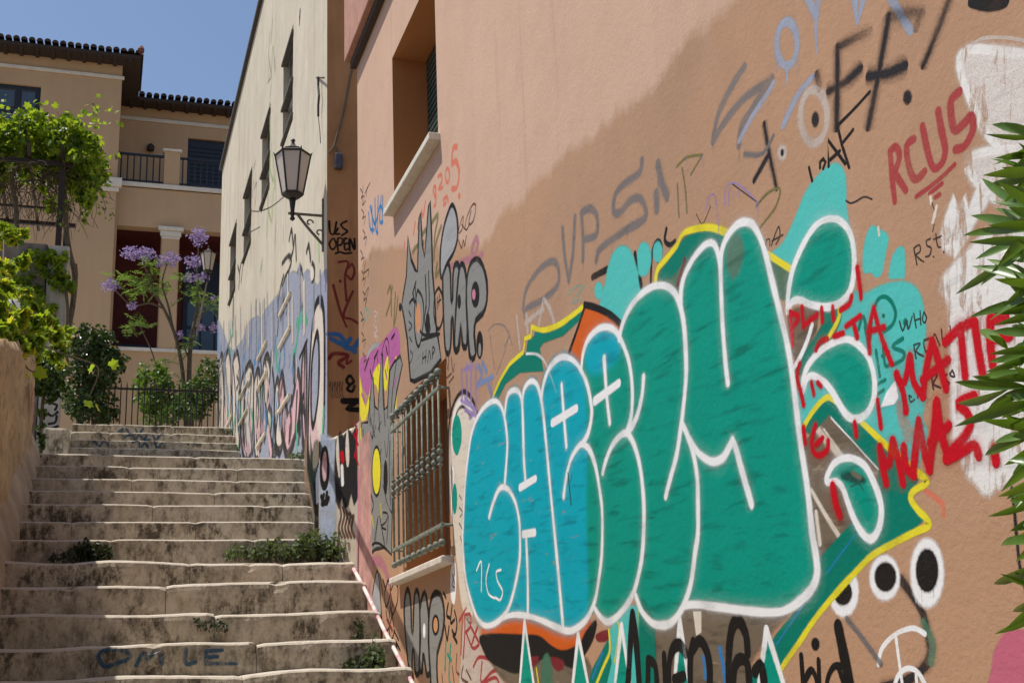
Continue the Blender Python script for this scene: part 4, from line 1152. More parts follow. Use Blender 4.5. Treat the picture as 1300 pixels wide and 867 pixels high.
# ---- white hook with teal ovals left of the piece
F('573,640 571,590 573,540 579,512 589,503 599,512 606,530 600,548 594,585 590,640 588,690 590,740 600,775 596,790 586,765 581,720 577,690', CREAMP, 0.008)
S('570,650 569,590 570,540 577,510 588,497 599,506 607,527', SOOT, 0.020, 0.25); S('573,560 577,524 586,509 596,516 602,532', WHITE, 0.018, 0.3); S('575,560 579,527 587,516 596,526', SOOT, 0.014, 0.4)
G.spot(580, 552, 6, 25, TEAL, 0.006); G.spot(577.3, 633, 3, 19, TEAL, 0.006)
S('573,560 573,590 576,600 573,640 576,665', WHITE, 0.013, 0.25); S('588,560 582,580 577,602 582,618 582,650', CREAMP, 0.02, 0.4)
F('573,720 578,715 579,740 577,765 573,760 572,740', WHITE, 0.006)
for st in ('574,728 577,740', '577,728 574,742 577,745', '583,628 586,634', '583,644 587,650 584,656', '583,664 587,672', '584,680 587,690'): S(st, PEN, 0.007, 0.2)
DONE('painted_hook', rose, 'white hooked shape with teal ovals between grille and first letter', level=0)
G.level = 20
for st in ('586,468 587,505', '592,462 593,510', '598,460 598,512', '604,462 604,515', '588,470 600,465', '590,505 602,522 596,530', '585,508 606,520', '590,520 610,530'): S(st, PURPLE, 0.018, 0.4)
for st in ('607,465 612,475 606,490', '612,460 618,472', '607,488 626,478', '620,488 624,500'): S(st, paint_mat('powder_blue', (0.19, 0.27, 0.48), 0.3, dens=0.8), 0.022, 0.35)
G.drips('586,470 604,466', PURPLE, 6, 0.08, 0.22, 0.006); G.drips('607,490 624,482', PURPLE, 4, 0.06, 0.16, 0.006)
DONE('spray_tag', rose, 'lilac and blue drips above the white hook', level=0)

# ---- silver letters with balloon and crowned figure
S('572,338 585,333 595,330 602,326 607,310 604,303 599,318 604,330 613,322', paint_mat('rose_smear', (0.44, 0.17, 0.24), 0.3, dens=0.7), 0.028, 0.4)
for st in ('549,282 556,274 552,300 551,330', '560,288 556,300 551,318', '524,320 530,312 538,308', '535,300 540,292', '555,335 553,350 557,345'): S(st, OLIVE, 0.026, 0.4)
for st in ('492,372 496,365 497,400', '498,365 495,385 490,400', '502,372 500,410', '505,378 503,400 500,414'): S(st, OLIVE, 0.022, 0.4)
HAPS = ['562,350 564,338 567,333 570,337 572,350 572.6,380 574.6,380 575,350 577,338 580,335 583,340 584.5,355 584.5,400 583.5,436 581,445 578,445 576,436 575,406 573,406 572.6,430 571,446 568,449 565,440 563,400',
        '582,350 585,336 589,338 592,355 593,395 593,435 590,441 587,436 585,412 582,440 578,444 577,430 579,390',
        '593,352 598,334 606,329 613,338 618,358 618,382 613,398 604,407 602,425 604,448 600,456 596,450 594,420 592,385']
for d in HAPS:
    F(d, GREY, 0.006, n=2); S(smooth_pts(pp(d), True, 2), BLACK, 0.026, 0.25, closed=True, sm=False)
G.spot(583, 383, 2, 9, BLACK, 0.004); G.spot(603.5, 374, 5, 16, BLACK, 0.006); G.spot(601.5, 374, 2, 6, PINK, 0.006); G.spot(609, 438, 4, 17, BLACK, 0.006); G.spot(609, 444, 1.6, 8, GREY, 0.004)
BAL = '560,352 559,322 563,291 570,267 575,261 580,276 581,300 576,320 567,336'
F(BAL, GREYL, 0.006); S(BAL, BLACK, 0.026, 0.25, closed=True)
FIG = '510,388 512,374 516,350 518,300 522,330 527,342 530,346 532,276 534,271 536,310 539,326 541,300 544,262 546,256 548,300 549,345 552,380 554,420 556,428 560,456 546,474 526,484 521,482 517,430 513,404'
F(FIG, GREY, 0.006, sm=False); S(FIG, BLACK, 0.024, 0.25, closed=True, sm=False)
for st in ('527,362 530,400 536,424 556,424', '535,432 558,424', '540,350 541,380 540,395', '544,345 545,385 543,400 546,418 542,422 539,405 541,390', '530,368 536,378 538,400 535,428 531,440 527,425 526,395 530,368', '524,372 527,385 524,380 520,385', '528,358 524,372', '557,365 552,375 551,400 556,418 562,405 562,378 557,365'): S(st, BLACK, 0.017, 0.2)
G.spot(531, 404, 3.2, 19, paint_mat('flesh_orange', (0.55, 0.25, 0.12), 0.3), 0.006); G.spot(543, 410, 2.6, 13, BLACK, 0.004)
for st in ('537,448 536,462', '541,445 540,460', '537,455 541,452', '543,460 545,445 547,456', '549,455 549,441 552,444 549,450', '519,395 522,402', '519,408 523,414 519,420', '520,428 523,434', '521,445 524,452 520,462', '555,378 555,392', '558,374 557,388', '556,384 560,380'): S(st, BLACK, 0.009, 0.2)
G.spot(508, 390, 1.6, 5, BLACK, 0.004)
for st in ('581,300 584,285 588,275 587,290 583,296', '590,290 593,275 600,260 604,262 601,280 595,285 598,268', '586,285 592,292 596,284', '582,305 586,315 588,305 590,312 592,300'): S(st, PENBR, 0.009, 0.2)
DONE('silver_lettering', rose, 'silver capital letters with a balloon and a spiky crowned figure in black outline', level=0)
for st in ('580,187 575,189 574,208 579,205 583,220 580,238 574,240',): S(st, SALMON, 0.026, 0.25)
G.ring(568, 223, 2.6, 9, SALMON, 0.016, 0.3); G.spot(583, 249, 1.5, 3.5, SALMON, 0.004)
for st in ('556,225 560,222 561,230 557,240 562,238', '563,254 567,250 569,256', '563,260 566,258', '552,250 550,240 553,238 553,258 551,262', '540,256 537,275 535,268', '533,272 530,290', '527,282 525,298', '514,308 513,314'): S(st, SALMON, 0.018, 0.3)
DONE('spray_tag', rose, 'orange digits beside the upper window sill', level=0)
for st in ('468,270 470,290 475,292', '472,262 473,296', '476,252 477,290 480,296', '480,250 479,298', '484,249 482,280 486,282', '486,250 485,284', '470,262 476,285 482,262 486,268'): S(st, BLUE, 0.020, 0.3)
DONE('spray_tag', rose, 'small blue scribble near the far corner of the rose wall', level=0)
for k in range(9):
    y0_ = 240 + k * 26
    x0_ = 457.5 + (k % 3) * 1.5
    S([(x0_, y0_), (x0_ + 3, y0_ + 6), (x0_ + 1, y0_ + 12), (x0_ + 5, y0_ + 9), (x0_ + 3, y0_ + 20)], PENBR, 0.010, 0.3)
for st in ('461,236 460,260 464,255', '466,238 465,250', '470,232 463,246', '465,330 462,346 468,342 467,352', '471,322 470,330', '466,368 463,375 468,365 464,386'): S(st, PEN, 0.010, 0.2)
S('461,402 465,392 468,398 463,408', TURQ, 0.014, 0.5, alpha=0.6)
for k in range(7): S([(475 + (k % 3) * 2.2, 395 + k * 5), (479 - (k % 2) * 4, 398 + k * 5), (476 + (k % 4), 404 + k * 5)], CHALK, 0.010, 0.3)
for st in ('566,452 568,468', '570,450 569,470', '573,455 575,472 577,462', '567,480 573,474', '570,486 576,478'): S(st, PENBR, 0.010, 0.2)
DONE('pen_writing', rose, 'thin brown handwriting down the far corner of the rose wall', whole=True)

# ---- magenta, yellow and silver crown at the far end
F('457,458 470,449 484,436 494,424 504,417 508,440 506,470 502,488 496,470 488,470 478,470 468,500 459,485', MAGENTA, 0.008)
S('466,452 473,440 480,438', GREYL, 0.03, 0.4)
F('457,476 460,500 464,518 468,505 470,488 468,520 464,533 459,534 457,525', YELLOW, 0.005, sm=False); F('472,480 482,462 482,500 478,490', YELLOW, 0.005); F('486,480 492,452 494,470 490,496', YELLOW, 0.005); F('499,470 504,455 503,520 498,523', YELLOW, 0.005)
CRN = '459,537 467,536 470,504 473,476 476,516 480,520 482,480 485,446 488,520 492,516 495,470 500,460 508,452 511,462 504,495 499,530 498,560 498,640 497,704 488,694 476,697 466,708 458,717 459,640'
F(CRN, GREY, 0.006, sm=False); S(CRN, BLACK, 0.020, 0.25, closed=True, sm=False)
G.spot(478, 598, 5, 29, YELLOW, 0.005); G.ring(478, 598, 5.6, 31, BLACK, 0.018, 0.2); G.spot(489.5, 606, 2.6, 22, BLACK, 0.004)
for st in ('486,615 492,640 498,652', '464,560 467,568 464,574', '464,585 468,590 465,596', '465,608 470,616 466,622', '464,645 470,648 466,654 470,658', '462,680 468,664 471,684', '463,678 471,676', '474,694 480,655 476,690', '486,650 492,652 490,662 484,668 490,672', '470,548 473,556 477,540', '470,530 476,555', '480,545 484,535', '488,560 491,580 494,545', '473,470 478,450 480,470', '484,450 490,430 494,440 492,470'): S(st, BLACK, 0.010, 0.2)
for st in ('461,545 463,620 461,700', '469,505 470,540', '474,480 475,530 472,560', '486,450 486,500 489,540', '494,470 492,530', '503,460 498,500 496,540', '481,522 482,548', '495,560 494,600 496,640', '484,570 482,580', '466,700 474,690 482,690 490,697', '462,600 464,640', '470,625 474,640 472,650', '482,655 488,690', '493,655 491,690'): S(st, BLACK, 0.013, 0.25)
for st in ('463,470 468,455', '475,455 480,445', '497,430 501,424', '490,440 492,450', '470,470 472,480'): S(st, BLACK, 0.016, 0.3)
for st in ('459,500 463,510', '489,470 491,480', '500,490 503,480'): S(st, MAGENTA, 0.02, 0.4)
for st in ('466,560 470,600', '492,620 494,650', '466,620 468,640'): S(st, GREYL, 0.03, 0.8, alpha=0.6)
for st in ('472,655 474,668', '466,665 464,680', '483,640 484,655'): S(st, YELLOW, 0.02, 0.6, alpha=0.7)
DONE('painted_crown', rose, 'silver crown shape over magenta and yellow beside the window grille', level=0)
G.level = 30
S('458,545 459,600 459,660 458,712', YELLOW, 0.028, 0.2); S('455,600 455,660 453,715 456,760', PINK, 0.05, 0.4); S('460,730 466,715 480,712 488,720 494,740', PINK, 0.05, 0.6, alpha=0.7); S('466,730 470,745 466,760', YELLOW, 0.02, 0.5)
F('479,724 483,760 484,790 478,805 470,811 468,796 472,760', GREYL, 0.005); S('479,724 483,760 484,790 478,805 470,811 468,796 472,760', BLACK, 0.018, 0.25, closed=True)
for st in ('490,745 493,736 496,745 494,760 490,770 488,755 490,745', '497,748 500,740 505,745 504,765 498,780 496,765', '490,775 493,790 496,770 500,795', '486,790 492,800 498,780', '494,795 496,815 501,800', '488,800 490,825', '500,800 506,812', '503,815 508,825', '486,735 489,745', '482,728 486,755'): S(st, BLACK, 0.014, 0.2)
for st in ('495,748 499,770', '491,785 498,800'): S(st, DRED, 0.018, 0.3)
DONE('spray_tag', rose, 'pink stripes, grey drop and black hearts above the conduit', level=0)
# ---- lower silver letters
LH = ['513,775 515,753 518,748 520.5,756 522,775 522.5,800 524.5,800 525,775 526.5,754 529,749 531.5,754 533,775 533,820 533,848 530,856 527,852 525.5,826 523.5,826 523,848 521,850 518,840 515,808', '533,775 537,754 541,756 545,790 547,830 546,852 542,856 539,838 537,830 536,852 532,846 534,810', '545,775 549,756 556,752 562,762 564,785 561,808 555,830 555,860 557,890 549,890 546,850 544,810']
for d in LH:
    F(d, GREY, 0.006, n=2); S(smooth_pts(pp(d), True, 2), BLACK, 0.028, 0.25, closed=True, sm=False)
G.spot(538.5, 800, 1.6, 9, WHITE, 0.003); G.spot(553, 793, 4.5, 13, BLACK, 0.005); G.spot(553, 793, 2.6, 9, paint_mat('flesh_orange', (0.55, 0.25, 0.12)), 0.004); 
for st in ('563,752 566,758', '569,766 567,780 571,784', '574,768 572,790 577,786', '577,775 580,790 578,805 574,800', '570,795 568,812', '575,806 580,815', '565,795 567,810'): S(st, BLACK, 0.016, 0.2)
for st in ('566,815 565,850', '572,818 570,860 574,870', '568,830 573,838'): S(st, TEAL, 0.016, 0.3)
for st in ('580,830 579,850 583,856', '588,845 586,860 594,866', '592,850 598,862', '574,845 577,870', '561,856 564,890'): S(st, PENBR, 0.012, 0.2)
DONE('silver_lettering', rose, 'silver capital letters below the window sill', level=0)
F('590,790 606,800 612,830 640,870 640,900 588,900 586,840', CHALK, 0.03)
for st in ('583,788 592,771', '587,785 585,830', '590,780 590,805 588,835', '590,780 597,780 597,795 590,803', '592,803 600,822 608,818', '598,820 606,796', '598,796 608,815', '601,846 608,834 622,836', '612,840 611,866 625,852 637,850', '615,866 630,860 636,880'): S(st, OLDRED, 0.014, 0.25)
DONE('spray_tag', rose, 'dark red letters sprayed under the first bubble letter', level=0)

# ================================================================== paint on the lower window board
GB = Paint((W1 + 0.20, 0, 0), (-1, 0, 0))
random.seed(3)
for k in range(4):
    for j in range(7):
        x_, y_ = 527 + k * 5.2, 600 + j * 10 - k * 5
        GB.stroke([(x_, y_), (x_ + 2.5, y_ - 4 + random.uniform(-3, 3)), (x_ + 1, y_ + 5), (x_ + 3.4, y_ + random.uniform(0, 6))], BLACK, 0.010, 0.2)
GB.done('pen_writing', rose, 'black handwriting on the brown board behind the grille', whole=True)

# ================================================================== paint on the cream wall
CG = Paint((W2, 0, 0), (-1, 0, 0), base=0.0003, step=0.00002)
S, F = CG.stroke, CG.fill
PERI = paint_mat('periwinkle', (0.285, 0.300, 0.375), 0.5, under=(0.5, 0.45, 0.38), scuff=0.6)
BEIGE = paint_mat('letter_beige', (0.60, 0.52, 0.45), 0.35)
CPINK = paint_mat('letter_pink', (0.58, 0.36, 0.39), 0.3)
CBLUE = paint_mat('mid_blue', (0.06, 0.24, 0.47), 0.4, dens=0.85)
CGRN = paint_mat('mint', (0.09, 0.42, 0.25), 0.4, dens=0.8)
LGRN = paint_mat('pale_green', (0.30, 0.48, 0.16), 0.5, dens=0.5)
GREYK = paint_mat('thin_black', (0.035, 0.032, 0.032), 0.4, dens=0.85)
F('276,405 280,412 286,428 290,440 296,446 302,440 308,432 314,412 320,406 326,402 332,405 336,395 341,390 347,382 352,376 357,380 361,360 366,350 372,346 378,348 384,352 389,344 394,346 398,358 403,365 408,352 412,345 415,343 415,640 396,640 386,585 276,585', PERI, 0.03, sm=False)
for st in ('277,420 278,450', '281,440 279,480', '309,440 308,470', '326,412 324,460', '329,425 327,470', '312,432 310,455', '318,425 316,462', '323,460 321,480'): S(st, CBLUE, 0.09, 0.4)
LET = [('278,470 282,450 284,480 284,560 281,580 278,560', BEIGE), ('286,465 290,446 293,470 292,560 288,582 286,540', BEIGE), ('295,470 300,448 303,455 305,480 302,520 304,570 300,582 296,560', BEIGE), ('306,490 312,470 318,462 322,480 321,530 318,578 310,582 306,550', BEIGE),
       ('322,500 326,472 330,478 331,520 330,570 324,580', BEIGE), ('334,470 339,452 343,470 340,510 345,528 342,570 350,576 348,520 352,482 358,520 358,565 352,572 344,560 338,520', BEIGE), ('354,500 358,475 362,500 366,530 372,505 378,472 381,500 378,540 372,560 364,578 357,545', CPINK), ('383,470 388,440 389,480 388,560 384,548', CPINK)]
for d, m in LET:
    F(d, m, 0.01); S(d, GREYK, 0.105, 0.2, closed=True)
for st in ('281,455 284,500 282,575', '287,470 289,540 287,580', '296,465 299,510 297,578', '303,470 306,530 303,580', '311,480 309,540 313,578', '320,470 317,530 320,575', '327,480 325,540 328,578', '331,455 334,520 331,570', '337,460 341,500 336,560', '346,470 349,510 345,575', '353,520 350,560 355,578', '361,500 358,540 364,575', '370,505 367,560', '377,500 374,556 369,575'):
    S(st, GREYK, 0.08, 0.25)
for st in ('285,520 286,570', '308,560 316,572', '340,545 344,575', '364,540 370,525', '325,540 330,560'): S(st, CPINK, 0.13, 0.3)
for st in ('299,500 302,545', '315,500 313,520', '329,500 329,530', '352,500 350,530', '289,490 291,520', '371,470 374,450', '347,455 350,430'): S(st, CBLUE, 0.08, 0.4)
O1 = '406,380 411,400 412,460 411,530 407,575 400,590 393,590 391,560 393,470 398,400'
F(O1, BEIGE, 0.01); F('393,500 397,440 402,540 408,575 400,588 392,580', CPINK, 0.03, alpha=0.7); S(O1, BLACK, 0.085, 0.2, closed=True)
O2 = '402,424 405,445 404,500 398,540 395,520 396,460'
F(O2, PERI, 0.01); S(O2, BLACK, 0.085, 0.2, closed=True)
S('387,440 386,500 388,560 390,600', BLACK, 0.06, 0.2); S('390,432 380,455', BLACK, 0.04)
for st in ('378,345 382,340 384,352 382,365', '383,350 385,360 386,380 383,392 381,375', '396,335 399,340 399,352 396,357', '366,345 362,352 358,365', '360,350 355,370 352,400', '358,335 366,325 370,332 364,350', '368,330 372,318 374,300', '352,380 353,410 352,425', '357,400 362,372', '302,338 304,350 303,366', '306,335 304,345', '309,330 306,358', '367,305 370,292 372,310', '375,300 376,330', '389,320 392,312 394,330'): S(st, GREYK, 0.055, 0.4)
F('382,350 385,356 385,376 383,385 382,370', BEIGE, 0.01); F('396,338 398,345 398,352 395,356 394,345', CREAMP, 0.01)
for st in ('375,445 382,400 386,400 376,412 384,402 390,408', '378,415 376,440 372,450', '350,440 352,470 356,450', '352,448 350,455', '292,420 294,440 292,448', '411,520 408,580', '303,560 302,585', '376,540 377,575', '343,530 342,545', '295,410 296,425'): S(st, CGRN, 0.07, 0.45)
for st in ('341,235 340,262 344,280', '345,180 343,215 347,230', '346,195 349,240', '338,300 340,272', '344,110 342,140 343,175', '346,60 344,100', '331,350 333,330 330,345', '404,300 405,330', '350,285 349,310', '347,240 345,282'): S(st, LGRN, 0.05, 0.5)
for st in ('343,40 341,70 344,95 340,105', '346,25 344,55', '347,60 349,90', '322,215 324,205', '320,250 322,230', '323,240 326,232 324,260'): S(st, GREYK, 0.03, 0.5, alpha=0.6)
S('380,22 381,12 380,30', GREYK, 0.05, 0.5)
S('320,268 330,268 345,262 360,250', PEN, 0.012, 0.2); S('308,300 330,288', PEN, 0.01, 0.2)
for st in ('306,388 305,392', '305,412 306,420', '325,430 324,438'): S(st, SALMON, 0.05, 0.5, alpha=0.6)
random.seed(5)
for k in range(70):
    x_ = random.uniform(279, 386); y_ = random.uniform(440, 560); l_ = random.uniform(8, 46)
    if y_ < 560 - (x_ - 278) * 1.9: y_ = random.uniform(470, 560)
    if y_ + l_ > 578: l_ = 578 - y_
    m_ = random.choices((GREYK, BEIGE, CPINK, PERI, CBLUE, CGRN), (0.46, 0.18, 0.12, 0.12, 0.07, 0.05))[0]
    S([(x_, y_), (x_ + random.uniform(-2, 2.5), y_ + l_ * 0.5), (x_ + random.uniform(-2, 2), y_ + l_)], m_, random.uniform(0.04, 0.12), 0.35, alpha=random.uniform(0.6, 1))
for k in range(26):
    x_ = random.uniform(282, 408); y_ = random.uniform(20, 330)
    S([(x_, y_), (x_ + random.uniform(-1, 1), y_ + random.uniform(8, 40))], random.choice((GREYK, LGRN, OLIVE, PENBR)), random.uniform(0.01, 0.03), 0.6, alpha=random.uniform(0.3, 0.6))
for k in range(40):
    x_ = random.uniform(279, 412); y_ = 445 - (x_ - 278) * 0.75 + random.uniform(-30, 10)
    S([(x_, y_), (x_ + 0.3, y_ + random.uniform(20, 60))], random.choice((PERI, PERI, CREAMP)), random.uniform(0.05, 0.14), 0.5, alpha=random.uniform(0.5, 1))
CG.done('faded_lettering', cream, 'faded beige and pink letters outlined in black on periwinkle blue')
BLACKE = paint_mat('black_e', (0.013, 0.011, 0.010), 0.1, facing_y=True); DREDE = paint_mat('dark_red_e', (0.20, 0.020, 0.025), 0.2, dens=0.85, facing_y=True); BLUEE = paint_mat('blue_e', (0.02, 0.16, 0.40), 0.3, dens=0.85, facing_y=True); PENE = paint_mat('pen_e', (0.035, 0.028, 0.026), 0.1, dens=0.7, facing_y=True)
# ---- tags on the shaded end wall
EG = Paint((0, YC0, 0), (0, -1, 0), base=0.0003, step=0.00002)
S = EG.stroke
for st in ('418,281 419,295 424,297 427,282', '429,290 426,297 431,297', '440,281 433,285 436,290 441,294 434,299', '422,303 418,310 422,317 427,311 424,303', '429,318 429,303 435,304 433,311 428,311', '440,303 437,304 438,317 442,316', '438,310 442,309', '444,318 444,303 450,317 450,303', '426,322 432,320 438,322 446,321'): S(st, BLACKE, 0.018, 0.2)
EG.done('spray_tag', cream, 'black two-line tag on the shaded brown end wall')
for st in ('430,333 442,333 438,352 440,382', '443,340 447,335 450,345 446,355 441,350', '423,362 432,395 440,415', '448,370 436,400 446,405 454,410'): S(st, DREDE, 0.020, 0.25)
EG.spot(432, 357, 1.5, 2, DREDE, 0.004)
S('418,455 424,449 442,451 430,460 436,466', DREDE, 0.03, 0.2); S('442,452 440,462 446,458', DREDE, 0.02, 0.2)
EG.done('spray_tag', cream, 'dark red strokes on the shaded brown end wall')
for st in ('416,424 430,425 436,432', '420,430 440,440 450,446', '445,430 438,440 448,442 456,432'): S(st, BLUEE, 0.04, 0.3)
EG.done('spray_tag', cream, 'blue arrow tag on the shaded brown end wall')
for st in ('443,477 440,483 444,488 449,484 445,477', '444,489 441,494 447,497 450,490', '437,508 456,508', '440,519 456,519'): S(st, BLACKE, 0.024, 0.2)
S('436,509 456,509', BLACKE, 0.05, 0.1); S('450,512 442,519 456,520', BLACKE, 0.04, 0.1)
for k in range(6): S([(418 + k * 3, 490 + (k % 2) * 6), (420 + k * 3, 484), (419 + k * 3, 498), (422 + k * 3, 505)], PENE, 0.006, 0.3)
EG.done('spray_tag', cream, 'black looped tag and bar low on the brown end wall')
# ---- low wall
LWG = Paint(LWP, LWN, base=0.0003, step=0.00002)
S, F = LWG.stroke, LWG.fill
F('408,552 416,556 424,560 426,600 425,660 420,705 410,705 407,660 407,600', paint_mat('sky_wash', (0.38, 0.43, 0.53), 0.4, patchy=0.5), 0.03, sm=False)
F('427,560 432,548 436,556 442,545 447,552 452,540 453,600 454,630 450,640 446,625 442,640 438,645 434,630 430,645 427,635 425,600', SOOT, 0.02, sm=False)
F('429,555 431,600 430,602 427,575', CREAMP, 0.01); F('441,545 443,580 441,592 439,570', CREAMP, 0.01); S('434,576 435,584', RED, 0.04, 0.3); S('434,592 435,614', WHITE, 0.03, 0.4)
for st in ('451,536 453,560 450,580', '454,545 452,575 455,590', '449,550 455,565'): S(st, RED, 0.012, 0.3)
for k in range(5): S([(431 + k * 4, 640 + k * 4), (433 + k * 4, 655), (430 + k * 4, 670), (434 + k * 4, 682)], PENBR, 0.02, 0.4)
LWG.ring(412, 594, 3.6, 24, BLACK, 0.045, 0.2); LWG.spot(412, 592, 2.6, 18, CPINK, 0.01)
for st in ('408,630 411,640', '411,628 409,640 413,636', '415,625 414,640 417,632'): S(st, BLACK, 0.03, 0.2)
LWG.done('scrawled_figure', low_wall, 'black furry figure and pale blue wash')
LWH = Paint(LWP2, LWN2, base=0.0003, step=0.00002)
LWH.fill('398,566 404,560 405,580 401,592 397,590', BEIGE, 0.01); LWH.stroke('405,562 404,582 400,594 396,590 394,572', BLACK, 0.06, 0.2); LWH.stroke('390,575 394,600 399,640', GREYK, 0.04, 0.4)
LWH.stroke('387,584 392,600 396,625 399,660', CREAMP, 0.06, 0.4)
LWH.done('faded_lettering', low_wall)
# ---- on the stairs
SG = Paint((0, STEPS[1][0] - 0.028, 0), (0, -1, 0))
S = SG.stroke
DBLUE = paint_mat('worn_blue', (0.012, 0.060, 0.115), 0.5, dens=0.9, patchy=0.55, facing_y=True)
for st in ('124,832 130,826 142,824 158,826 166,832 158,838 146,842 134,846 128,840 124,832', '173,844 182,828 188,836 200,824 206,842', '236,824 236,842 248,840', '262,826 262,842', '262,826 282,825', '262,834 276,833', '262,842 300,842'): S(st, DBLUE, 0.018, 0.3)
SG.done('painted_letters', stair, None)
for (yy, zz), sets in ((UPSTEPS[3], ('150,548 156,544 154,550', '160,544 164,550', '172,544 176,551 182,544', '196,544 200,551')), (UPSTEPS[2], ('157,556 166,552 172,558 176,552 182,558', '186,553 184,558 190,558', '194,552 198,558 204,552')), (UPSTEPS[1], ('168,562 176,560 178,568 184,562 188,568', '196,560 200,568 206,562', '120,560 126,566 132,560 138,566'))):
    P2 = Paint((0, yy - 0.02, 0), (0, -1, 0))
    for st in sets: P2.stroke(st, DBLUE, 0.022, 0.3)
    P2.done('painted_letters', stair)

RG = Paint((XL, 0, 0), (1, 0, 0), base=0.03, step=0.0002)
for st in ('40,490 41,520 40,560', '36,500 37,515', '43,505 43,545'): RG.stroke(st, DRED, 0.10, 0.9, alpha=0.7)
RG.done('paint_smear', LW)
# ================================================================== FAR BUILDING
YF = 34.0; YR = 36.6; YB = 34.5
BEI = plaster('far_beige', (0.490, 0.325, 0.195), (0.40, 0.26, 0.155), scale=0.7, streak=0.3, bumpy=0.2, amount=0.6)
TRIM = simple('far_trim', (0.60, 0.54, 0.47), 0.8, 0, 0.1, 4)
TILE = simple('roof_tile_clay', (0.05, 0.03, 0.026), 0.85, 0, 0.5, 6)
WOODD = simple('eave_wood', (0.04, 0.025, 0.018), 0.8)
NAVY = simple('navy_paint', (0.012, 0.018, 0.030), 0.5, 0, 0.2, 6)
PANE = simple('window_pane', (0.05, 0.075, 0.11), 0.06, 0, 0.1, 3, 0, 0.6)
REDW = simple('deep_red_wall', (0.085, 0.012, 0.010), 0.8, 0, 0.2, 3)
far = empty('villa', (0, YF, Z_TERR), 'beige two-storey villa with tiled eaves, balcony and dark red loggia', 'building')
def fx(px, py, Y): return atY(px, py, Y).x
def fz(px, py, Y): return atY(px, py, Y).z
xw = fx(152.5, 150, YF)                       # right edge of the left wing
z_e = fz(120, 80, YF)                         # wall top
zg = Z_TERR - 0.5
zband = fz(75, 91.5, YF)
# left wing with its window opening
wz1 = fz(50, 110, YF); wz0 = wz1 - 1.9
wx0, wx1 = fx(-12, 130, YF), fx(51, 130, YF)
mb = MB(); holed_wall(mb, 'y', YF, xw - 12, xw, zg, z_e, [(wx0, wx1, wz0, wz1)], 0.25, 1)
mb.add([(xw, YF, zg), (xw, YF + 8, zg), (xw, YF + 8, z_e), (xw, YF, z_e)], [(0, 1, 2, 3)])
mb.build('wing_wall', BEI, far)
mb = MB(); mb.bbox(xw - 12, xw + 0.06, YF - 0.06, YF - 0.003, zband - 0.05, zband + 0.05, 0.01); mb.build('string_course', TRIM, far)
zc2 = fz(140, 236, YF)
mb = MB(); mb.bbox(xw - 12, xw + 0.14, YF - 0.14, YF - 0.003, zc2 - 0.05, zc2 + 0.22, 0.02); mb.bbox(xw - 12, xw + 0.07, YF - 0.07, YF - 0.003, zc2 - 0.18, zc2 - 0.052, 0.02); mb.build('cornice', TRIM, far)
win = empty('window', (0, 0, 0)); win.parent = far
def fpart(m_, nm, mt, par):
    o = m_.build(nm, mt, far); o.parent = par; return o
mb = MB(); t_ = 0.12
mb.box(wx0, wx0 + t_, YF + 0.08, YF + 0.16, wz0, wz1); mb.box(wx1 - t_, wx1, YF + 0.08, YF + 0.16, wz0, wz1); mb.box(wx0 + t_, wx1 - t_, YF + 0.08, YF + 0.16, wz1 - t_, wz1); mb.box(wx0 + t_, wx1 - t_, YF + 0.08, YF + 0.16, wz0, wz0 + t_)
mid = (wx0 + wx1) / 2 + 0.05
mb.box(mid - 0.06, mid + 0.06, YF + 0.083, YF + 0.157, wz0 + t_, wz1 - t_); mb.box(wx0 + t_, wx1 - t_, YF + 0.086, YF + 0.154, wz0 + 1.05, wz0 + 1.13)
fpart(mb, 'window_frame', NAVY, win)
for i in range(2):
    for j in range(3):
        a = wx0 + t_ if i == 0 else mid + 0.06; b2 = mid - 0.06 if i == 0 else wx1 - t_
        z0_ = wz0 + t_ + (wz1 - wz0 - 2 * t_) * j / 3; z1_ = wz0 + t_ + (wz1 - wz0 - 2 * t_) * (j + 1) / 3
        mb = MB(); mb.box(a + 0.03, b2 - 0.03, YF + 0.12, YF + 0.13, z0_ + 0.025, z1_ - 0.025); fpart(mb, 'pane', PANE, win)
# recessed upper storey
xr1 = xw + 9.0
zeR = z_e
dz1 = fz(260, 177, YR); dx0, dx1 = fx(238, 200, YR), fx(238, 200, YR) + 1.5
zbal = fz(215, 237, YB)                        # balcony floor
mb = MB(); holed_wall(mb, 'y', YR, xw - 0.5, xr1, zbal - 0.3, zeR, [(dx0, dx1, zbal + 0.02, dz1)], 0.2, 1); mb.build('upper_wall', BEI, far)
zb2 = fz(220, 156, YR)
mb = MB(); mb.bbox(xw + 0.002, xr1, YR - 0.05, YR - 0.003, zb2 - 0.06, zb2 + 0.06, 0.01); mb.build('string_course', TRIM, far)
door = empty('balcony_door', (0, 0, 0)); door.parent = far
mb = MB(); mb.box(dx0, dx1, YR + 0.1, YR + 0.15, zbal, dz1); fpart(mb, 'shutter', NAVY, door)
mb = MB()
for k in range(16): mb.box(dx0 + 0.06, dx1 - 0.06, YR + 0.075, YR + 0.098, zbal + 0.2 + k * 0.14, zbal + 0.28 + k * 0.14)
fpart(mb, 'slat', NAVY, door)
q = atY(191, 190, YR); mb = MB(); mb.lathe((q.x, YR - 0.12, q.z), [(0.03, -0.12), (0.11, -0.08), (0.12, 0.05), (0.05, 0.13)], 10); mb.box(q.x - 0.02, q.x + 0.02, YR - 0.1, YR, q.z - 0.02, q.z + 0.02); mb.build('wall_lamp', WOODD, far)
